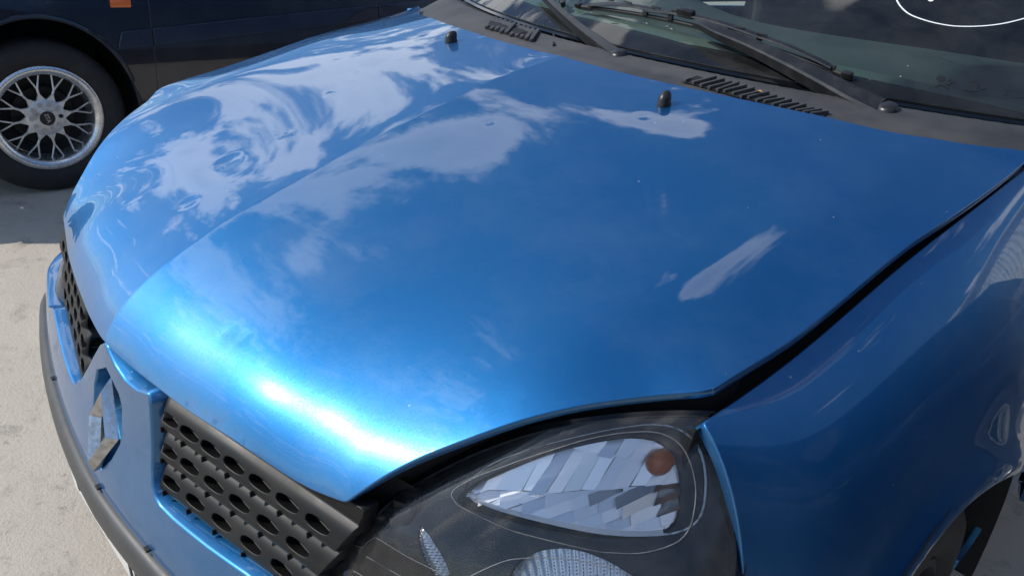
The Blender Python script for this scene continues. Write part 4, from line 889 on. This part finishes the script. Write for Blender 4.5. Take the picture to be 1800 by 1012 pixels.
# ------------------------------------------------------------------ wheels
def wheel(parent, x, y, z, rt, rr, wd, outd, style, name='wheel', fm=None):
    """outd: +1/-1, the side the face looks to"""
    Wh = bpy.data.objects.new(name, None); link(Wh, parent); Wh.location = (x, y, z)
    ax = (outd, 0, 0); h = wd / 2; fm = fm or M_SILVER
    m1 = MB(); m1.lathe([(rr * .96, -h * .9), (rr + .012, -h), (rt - .03, -h * 1.04), (rt - .008, -h * .86), (rt, -h * .6), (rt, h * .6), (rt - .008, h * .86), (rt - .028, h * 1.03), (rr + .035, h * 1.06), (rr + .012, h * .98), (rr + .003, h * .86)], 64, (0, 0, 0), ax)
    m1.build('tyre', M_TYRE, Wh, True, 50)
    if style == 'mesh':
        m1 = MB(); m1.lathe([(rr + .004, h * .80), (rr + .004, h * .93), (rr - .002, h * .975), (rr - .012, h * .97), (rr - .024, h * .90), (rr - .030, h * .78), (rr - .033, h * .3), (rr - .036, -h * .9)], 72, (0, 0, 0), ax); m1.build('rim', M_LIP, Wh, True, 50)
        m1 = MB(); m1.lathe([(0, -h * .2), (rr - .035, -h * .2)], 48, (0, 0, 0), ax); m1.build('brake_backing', M_VOID, Wh)
        m1 = MB(); m1.lathe([(.0, h * .15), (.11, h * .15), (.115, h * .05)], 40, (0, 0, 0), ax); m1.build('brake_disc', M_GRILLE, Wh)
        X = Vector(ax); U = Vector((0, 0, 1)); Wv = X.cross(U); f0 = h * .52
        def P(r, a, d=0): return X * (f0 + d) + (U * math.cos(a) + Wv * math.sin(a)) * r
        m1 = MB(); m1.lathe([(.0, .012), (.030, .012), (.060, .010), (.069, .007), (.071, -.004), (.06, -.03), (0, -.03)], 48, X * f0, ax); HUB = m1.build('hub_plate', M_ALLOY, Wh, True, 30)
        def Y(a, da=R_(7.4), w=.0037):
            m1 = MB(); r0, r1, r2 = .066, .112, rr - .032; fk = P(r1, a)
            m1.prism([(.066, -.016), (.096, 0), (.066, .016)], -.012, (X * (f0 + .006), U * math.cos(a) + Wv * math.sin(a), -U * math.sin(a) + Wv * math.cos(a), X))
            m1.tube([P(.088, a, .000), fk], [w * 1.35, w * 1.2], 6)
            for s_ in (-1, 1): m1.tube([P(r1 - .004, a), P(r2, a + s_ * da, -.006)], [w * 1.05, w * .8], 6)
            return m1
        for i in range(12): Y(2 * math.pi * i / 12 + .12).build('spoke', M_ALLOY, Wh, True, 40)
        for i in range(10):   # petal pads on the hub plate
            a = 2 * math.pi * (i + .5) / 10; pts = [(.041, -.005), (.050, -.009), (.060, -.006), (.060, .006), (.050, .009), (.041, .005)]
            m1 = MB(); m1.prism(pts, .0028, (X * (f0 + .0105), U * math.cos(a) + Wv * math.sin(a), -U * math.sin(a) + Wv * math.cos(a), X)); m1.build('hub_pad', M_SILVER, Wh, False)
        m1 = MB(); m1.lathe([(0, .0), (.0075, .0), (.0075, .0012), (0, .0012)], 14, P(.050, -1.52, .0135), ax); m1.build('lock_hole', M_VOID, Wh)
        m1 = MB(); hexo = [(.036 * math.cos(math.pi / 3 * i + .2), .036 * math.sin(math.pi / 3 * i + .2)) for i in range(6)]; m1.prism(hexo, .012, (X * (f0 + .010), U, Wv, X)); m1.build('centre_nut', M_ALLOY, Wh, False)
        m1 = MB(); m1.lathe([(.027, .024), (.0265, .0228), (.020, .0226), (0, .0226)], 32, X * f0, ax); CAP = m1.build('centre_cap', M_BLACK, Wh, True, 60)
        cu = bpy.data.curves.new('cap_lettering', 'FONT'); cu.body = 'ATS'; cu.size = .020; cu.align_x = 'CENTER'; cu.align_y = 'CENTER'; cu.extrude = .0006; cu.offset = .0004
        ob = bpy.data.objects.new('tmp', cu); COL.objects.link(ob); dg = bpy.context.evaluated_depsgraph_get(); me = bpy.data.meshes.new_from_object(ob.evaluated_get(dg)); bpy.data.objects.remove(ob)
        me.materials.clear(); me.materials.append(M_SILVER); o = bpy.data.objects.new('cap_lettering', me); link(o, Wh)
        o.matrix_local = Matrix.Translation(X * (f0 + .0232)) @ Matrix((U.cross(X) * -1, U, X)).transposed().to_4x4() @ Matrix.Rotation(R_(78), 4, 'Z')
    else:
        m1 = MB(); m1.lathe([(rr + .004, h * .80), (rr + .004, h * .95), (rr - .006, h * .97), (rr - .016, h * .85), (rr - .024, h * .3), (rr - .03, -h * .9)], 56, (0, 0, 0), ax); m1.build('rim', fm, Wh, True, 50)
        m1 = MB(); m1.lathe([(0, -h * .1), (rr - .03, -h * .1)], 40, (0, 0, 0), ax); m1.build('brake_backing', M_VOID, Wh)
        X = Vector(ax); U = Vector((0, 0, 1)); Wv = X.cross(U)
        m1 = MB(); m1.lathe([(0, h * .84), (.03, h * .82), (.055, h * .72), (.06, h * .5)], 32, (0, 0, 0), ax); m1.build('hub_plate', fm, Wh, True, 50)
        for i in range(5):
            a = 2 * math.pi * i / 5 + .3; e = U * math.cos(a) + Wv * math.sin(a); t = -U * math.sin(a) + Wv * math.cos(a)
            m1 = MB(); m1.prism([(.045, -.020), (.045, .020), (rr * .7, .017), (rr - .018, .030), (rr - .018, -.030), (rr * .7, -.017)], .016, (X * (h * .62), e, t, X)); m1.build('spoke', fm, Wh, False)
    return Wh

# ------------------------------------------------------------------ car shells (side panels, glasshouse, ends)
def shell(root, xc, hw, P, mat, skip=()):
    """P: dict with y stations and heights. Panels are separate parts."""
    sxz = natspline([.15, .35, .60, .76, .95], [-.040, -.010, 0, -.006, -.035])
    def side(p, s, off=0.0): return np.c_[xc + s * (hw + sxz(p[:, 1]) + off), p[:, 0], p[:, 1]]
    def house(p, s, off=0.0): return np.c_[xc + s * (hw - .034 - (p[:, 1] - .92) * .40 + off), p[:, 0], p[:, 1]]
    def panel(name, poly, s, m=mat, fn=side, off=0.0, hem=HEM, step=.05):
        return sheet(name, dense(poly, step * .8), lambda p: fn(p, s, off), step, m, root, hem=hem, flip=(s < 0))
    def arch(yc, r, zc, up=True):
        a = np.linspace(R_(200), R_(-20), 40) if not up else np.linspace(R_(-12), R_(192), 40)
        return [(yc + r * math.cos(t), zc + r * math.sin(t) * P.get('arch_k', 1.08)) for t in a if zc + r * math.sin(t) > P['zsill'] + .01]
    zs, zb = P['zsill'], P['zbelt']
    for s in (1, -1):
        for nm, a, b in P['doors']:
            d = panel(nm, [(a + .004, zs + .08), (b - .004, zs + .08), (b - .004, zb), (a + .004, zb)], s)
            for (z0, z1) in P.get('mould', []):
                w0 = P.get('wedge', 0.0)
                sheet('side_moulding', dense([(a + .006, z0 + w0 * (a - P['wy'])), (b - .006, z0 + w0 * (b - P['wy'])), (b - .006, z1 + w0 * (b - P['wy'])), (a + .006, z1 + w0 * (a - P['wy']))], .04), lambda p: side(p, s, .010), .06, M_MOULD, d, hem=[(.002, .003, 50), (.003, .011, 90)], flip=(s < 0))
            q = side(np.array([[b - .12, zb - .09]]), s)[0]; MB().box(q, (.03, .17, .035), .010).build('door_handle', M_BLACK, d)
        if 'front' not in skip:
            fw = [(P['y0'] + .12, zs + .1)] + [(P['y0'] + .05, .55), (P['y0'] + .12, P['zhood0'] - .03), (P['ycowl'], zb - .01), (P['doors'][0][1], zb), (P['doors'][0][1], zs + .08)]
            ar = arch(P['wf'], P['ra'], P['zw'])
            d = panel('front_wing', fw[1:6] + ar, s, step=.035)
            # rolled arch lip
            m1 = MB(); m1.tube([side(np.array([[y, z]]), s, .004)[0] for y, z in ar], .010, 8); m1.build('arch_lip', mat, d)
            if P.get('marker'):
                my, mz = P['marker']; q = side(np.array([[my, mz]]), s, .006)[0]; MB().box(q, (.014, .075, .032), .005).build('side_marker', M_ORANGE, d)
            for (z0, z1) in P.get('mould', []):
                a, b = P['wf'] + P['ra'] - .06, P['doors'][0][1]; w0 = P.get('wedge', 0.0)
                sheet('side_moulding', dense([(a, z0 + w0 * (a - P['wy'])), (b - .003, z0 + w0 * (b - P['wy'])), (b - .003, z1 + w0 * (b - P['wy'])), (a + .02, z1 + w0 * (a - P['wy']))], .03), lambda p: side(p, s, .010), .05, M_MOULD, d, hem=[(.002, .003, 50), (.003, .011, 90)], flip=(s < 0))
            v = []
            for i in range(31):
                a = R_(-10 + 200 * i / 30)
                for xx in (hw - .012, hw - .32): v.append((xc + s * xx, P['wf'] + (P['ra'] + .008) * math.cos(a), P['zw'] + (P['ra'] + .008) * math.sin(a) * P.get('arch_k', 1.08)))
            mesh_obj('arch_liner', v, [(2 * i, 2 * i + 1, 2 * i + 3, 2 * i + 2) for i in range(30)], M_RUBBER, d)
        ye = P['y1']; yd = P['doors'][-1][2]
        ar = arch(P['wr'], P['ra'], P['zw'])
        d = panel('rear_quarter', [(yd + .004, zb), (ye - .12, zb - .02), (ye - .04, .60), (ye - .10, zs + .10)] [::1] + [(P['wr'] + P['ra'] + .02, zs + .08)] + ar + [(yd + .004, zs + .08)], s, step=.05)
        v = []
        for i in range(31):
            a = R_(-10 + 200 * i / 30)
            for xx in (hw - .012, hw - .32): v.append((xc + s * xx, P['wr'] + (P['ra'] + .008) * math.cos(a), P['zw'] + (P['ra'] + .008) * math.sin(a) * P.get('arch_k', 1.08)))
        mesh_obj('arch_liner', v, [(2 * i, 2 * i + 1, 2 * i + 3, 2 * i + 2) for i in range(30)], M_RUBBER, d)
        panel('sill', [(P['wf'] + P['ra'] + .01, zs), (P['wr'] - P['ra'] - .01, zs), (P['wr'] - P['ra'] - .01, zs + .074), (P['wf'] + P['ra'] + .01, zs + .074)], s)
        # glasshouse
        zr = P['zroof'] - .03; ya, yb, ycx, yr0, yr1 = P['ya'], P['yb'], P['yc'], P['yr0'], P['yr1']
        top = lambda t: yr0 + (yr1 - yr0) * t
        panel('side_window', [(ya + .10, zb + .012), (yb, zb + .012), (yb, zr - .03), (yr0 + .10, zr - .03)], s, M_TINT, house, 0, [(.001, .003, 90)])
        panel('side_window', [(yb + .05, zb + .012), (ycx - .06, zb + .012), (yr1 - .10, zr - .03), (yb + .05, zr - .03)], s, M_TINT, house, 0, [(.001, .003, 90)])
        panel('pillar', [(ya - .02, zb), (ya + .10, zb + .004), (yr0 + .10, zr - .035), (yr0 + .01, zr + .0)], s, mat, house, .006)
        panel('pillar', [(yb - .01, zb + .004), (yb + .06, zb + .004), (yb + .06, zr - .025), (yb - .01, zr - .025)], s, M_BLACK, house, .005)
        panel('pillar', [(ycx - .07, zb + .004), (ye - .15, zb), (yr1 + .02, zr), (yr1 - .12, zr - .03)], s, mat, house, .006)
        panel('roof_rail', [(yr0, zr - .03), (yr1, zr - .03), (yr1 + .01, zr + .01), (yr0 - .0, zr + .01)], s, mat, house, .008)
        if 'mirror' not in skip:
            q = Vector(house(np.array([[ya + .16, zb + .06]]), s, .11)[0].tolist()); MB().box(q, (.20, .09, .12), .03).build('door_mirror', mat, root)
    rw = hw - .034 - (P['zroof'] - .92) * .40
    rfo = dense([(-rw - .005, P['yr0']), (rw + .005, P['yr0']), (rw + .005, P['yr1']), (-rw - .005, P['yr1'])], .06)
    sheet('roof', rfo, lambda p: np.c_[xc + p[:, 0], p[:, 1], P['zroof'] - .045 * (np.abs(p[:, 0]) / rw) ** 2.5 - .03 * ((p[:, 1] - (P['yr0'] + P['yr1']) / 2) / ((P['yr1'] - P['yr0']) / 2)) ** 2 + .012], .07, mat, root)
    # rear screen and tail
    rwb = hw - .05
    v = [(xc - rw, P['yr1'] + .004, P['zroof'] - .035), (xc + rw, P['yr1'] + .004, P['zroof'] - .035), (xc + rwb, P['y1'] - .16, zb + .01), (xc - rwb, P['y1'] - .16, zb + .01)]
    mesh_obj('rear_window', v, [(0, 1, 2, 3)], M_TINT, root, False)
    tf = dense([(-rwb, zs + .05), (rwb, zs + .05), (rwb, zb), (-rwb, zb)], .06)
    T_ = sheet('tailgate', tf, lambda p: np.c_[xc + p[:, 0], P['y1'] - .05 - .10 * np.abs(p[:, 0] / rwb) ** 4 - np.maximum(0, p[:, 1] - .5) * .25, p[:, 1]], .08, mat, root, flip=True)
    MB().box((xc, P['y1'] - .03, .45), (hw * 1.96, .14, .20), .04).build('rear_bumper', P.get('bmat', M_BLACK), root)
    for s in (1, -1): MB().box((xc + s * (hw - .17), P['y1'] - .12, .74), (.26, .08, .14), .02).build('tail_light', M_TAIL, root)
    # dark underbody
    MB().box((xc, (P['y0'] + P['y1']) / 2, .30), (hw * 1.2, (P['y1'] - P['y0']) * .93, .16), .02).build('underbody_light_block', M_VOID, root)  # black box added under the shell to block light
    if 'front' not in skip:
        ho = dense([(-hw + .03, P['y0'] + .10), (hw - .03, P['y0'] + .10), (hw - .035, P['ycowl']), (-hw + .035, P['ycowl'])], .06)
        sheet('bonnet', ho, lambda p: np.c_[xc + p[:, 0], p[:, 1] - .06 * (1 - (p[:, 0] / hw) ** 2) * (1 - (p[:, 1] - P['y0'] - .1) / (P['ycowl'] - P['y0'] - .1)), P['zhood0'] + (zb - P['zhood0']) * ((p[:, 1] - P['y0'] - .1) / (P['ycowl'] - P['y0'] - .1)) ** .8 + .035 * (1 - (p[:, 0] / hw) ** 2)], .07, mat, root)
        MB().box((xc, (P['y0'] + P['ycowl']) / 2 + .02, .50), (hw * 1.12, P['ycowl'] - P['y0'] - .2, .62), .02).build('engine_bay', M_VOID, root)  # black box added to stop light showing through the wheel arch
        MB().box((xc, P['y0'] + .06, .45), (hw * 1.97, .16, .22), .045).build('front_bumper', P.get('bmat', M_BLACK), root)
        MB().box((xc, P['y0'] + .12, .66), (hw * 1.1, .06, .14), .01).build('front_grille', M_BLACK, root)
        for s in (1, -1): MB().box((xc + s * (hw - .22), P['y0'] + .13, .66), (.34, .09, .16), .03).build('headlamp', M_CHROME, root)
        v = [(xc - hw + .07, P['ycowl'] - .02, zb), (xc + hw - .07, P['ycowl'] - .02, zb), (xc + rw, P['yr0'] + .01, P['zroof'] - .03), (xc - rw, P['yr0'] + .01, P['zroof'] - .03)]
        mesh_obj('windscreen', v, [(0, 1, 2, 3)], M_TINT, root, False)
        MB().box((xc, (P['ycowl'] + yr1) / 2, zb - .25), (hw * 1.7, 2.0, .3), .03).build('cabin_trim', M_SEAT, root)
M_TAIL = pbr('tail_lamp', (0.35, 0.01, 0.01), 0.15, coat=1.0)
M_MOULD = paint('navy_moulding', (0.005, 0.010, 0.030), metal=0.1, rough=0.35, flake=0.0)

# the rest of the blue hatchback
shell(CAR, 0, .797, dict(y0=0, y1=3.78, zsill=.20, zbelt=.915, zroof=1.40, zhood0=.65, ycowl=1.09, doors=[('front_door', 1.09, 2.22)], wf=.735, wr=3.20, ra=.34, zw=.285, ya=1.20, yb=2.20, yc=3.35, yr0=1.86, yr1=3.25, arch_k=1.0, bmat=M_BLUE), M_BLUE, skip=('front', 'mirror'))
for s in (1, -1):
    wheel(CAR, s * .700, .735, .285, .285, .185, .165, s, 'five', fm=M_GRILLE); wheel(CAR, s * .690, 3.20, .285, .285, .185, .165, s, 'five', fm=M_GRILLE)

# ------------------------------------------------------------------ neighbouring cars
LEFT = thing('parked_car', 'dark navy car with lattice alloy wheels parked in shade beyond the blue bonnet', 'car', (0, 0, 0))
shell(LEFT, -3.20, .82, dict(y0=-.22, y1=4.0, zsill=.17, zbelt=.93, zroof=1.38, zhood0=.78, ycowl=1.0, doors=[('front_door', 1.03, 2.10), ('rear_door', 2.10, 2.95)], wf=.622, wr=3.10, ra=.335, zw=.29, ya=1.05, yb=2.08, yc=3.20, yr0=1.70, yr1=2.95,
      mould=[(.545, .605)], wedge=.075, wy=.88, marker=(.925, .715), arch_k=1.14), M_NAVY)
for s in (1, -1):
    wheel(LEFT, -3.20 + s * .705, .622, .29, .29, .195, .17, s, 'mesh'); wheel(LEFT, -3.20 + s * .705, 3.10, .29, .29, .195, .17, s, 'mesh')
RIGHT = thing('parked_car', 'slate blue car with five spoke wheels mirrored in the glossy blue wing', 'car', (0, 0, 0))
shell(RIGHT, 2.44, .82, dict(y0=-1.45, y1=2.80, zsill=.18, zbelt=.96, zroof=1.54, zhood0=.82, ycowl=-.20, doors=[('front_door', -.15, .85), ('rear_door', .85, 1.58)], wf=-.60, wr=1.95, ra=.34, zw=.30, ya=-.10, yb=.84, yc=2.45, yr0=.45, yr1=2.50, arch_k=1.08), M_STEEL_BLUE, skip=('mirror',))
for s in (1, -1):
    wheel(RIGHT, 2.44 + s * .71, -.60, .30, .30, .20, .18, s, 'five'); wheel(RIGHT, 2.44 + s * .71, 1.95, .30, .30, .20, .18, s, 'five')

# corrugated steel shed behind the cars, seen as a reflection in the wing
M_SHEET = pbr('galvanised_sheet', (0.62, 0.63, 0.63), 0.5, metal=0.2, vary=(2, (0.45, 0.44, 0.42), 0.4, 0.8))
SHED = thing('corrugated_shed', 'pale corrugated steel shed reflected in the blue wing', 'shed', (1.5, 8.2, 0))
def corr(n=10, w=1.0, hgt=4.6):
    v = []; k = n * 6
    for i in range(k + 1):
        x = w * i / k; d = .022 * math.sin(2 * math.pi * i / 6)
        v += [(x, d, 0), (x, d, hgt)]
    return v, [(2 * i, 2 * i + 2, 2 * i + 3, 2 * i + 1) for i in range(k)]
v, f = corr(); fm = mesh_obj('wall_sheet', v, f, M_SHEET, None); me = fm.data; bpy.data.objects.remove(fm)
for i in range(16):
    o = bpy.data.objects.new('wall_sheet', me); link(o, SHED); o.location = (i * .995, .004 * (i % 2), 0)
MB().box((8, 2.5, 2.3), (15.9, 4.8, 4.55), .01).build('shed_body', M_SHEET, SHED, False)
MB().box((8, 2.4, 4.66), (16.4, 5.4, .12), .02).build('shed_roof', M_SHEET, SHED, False)
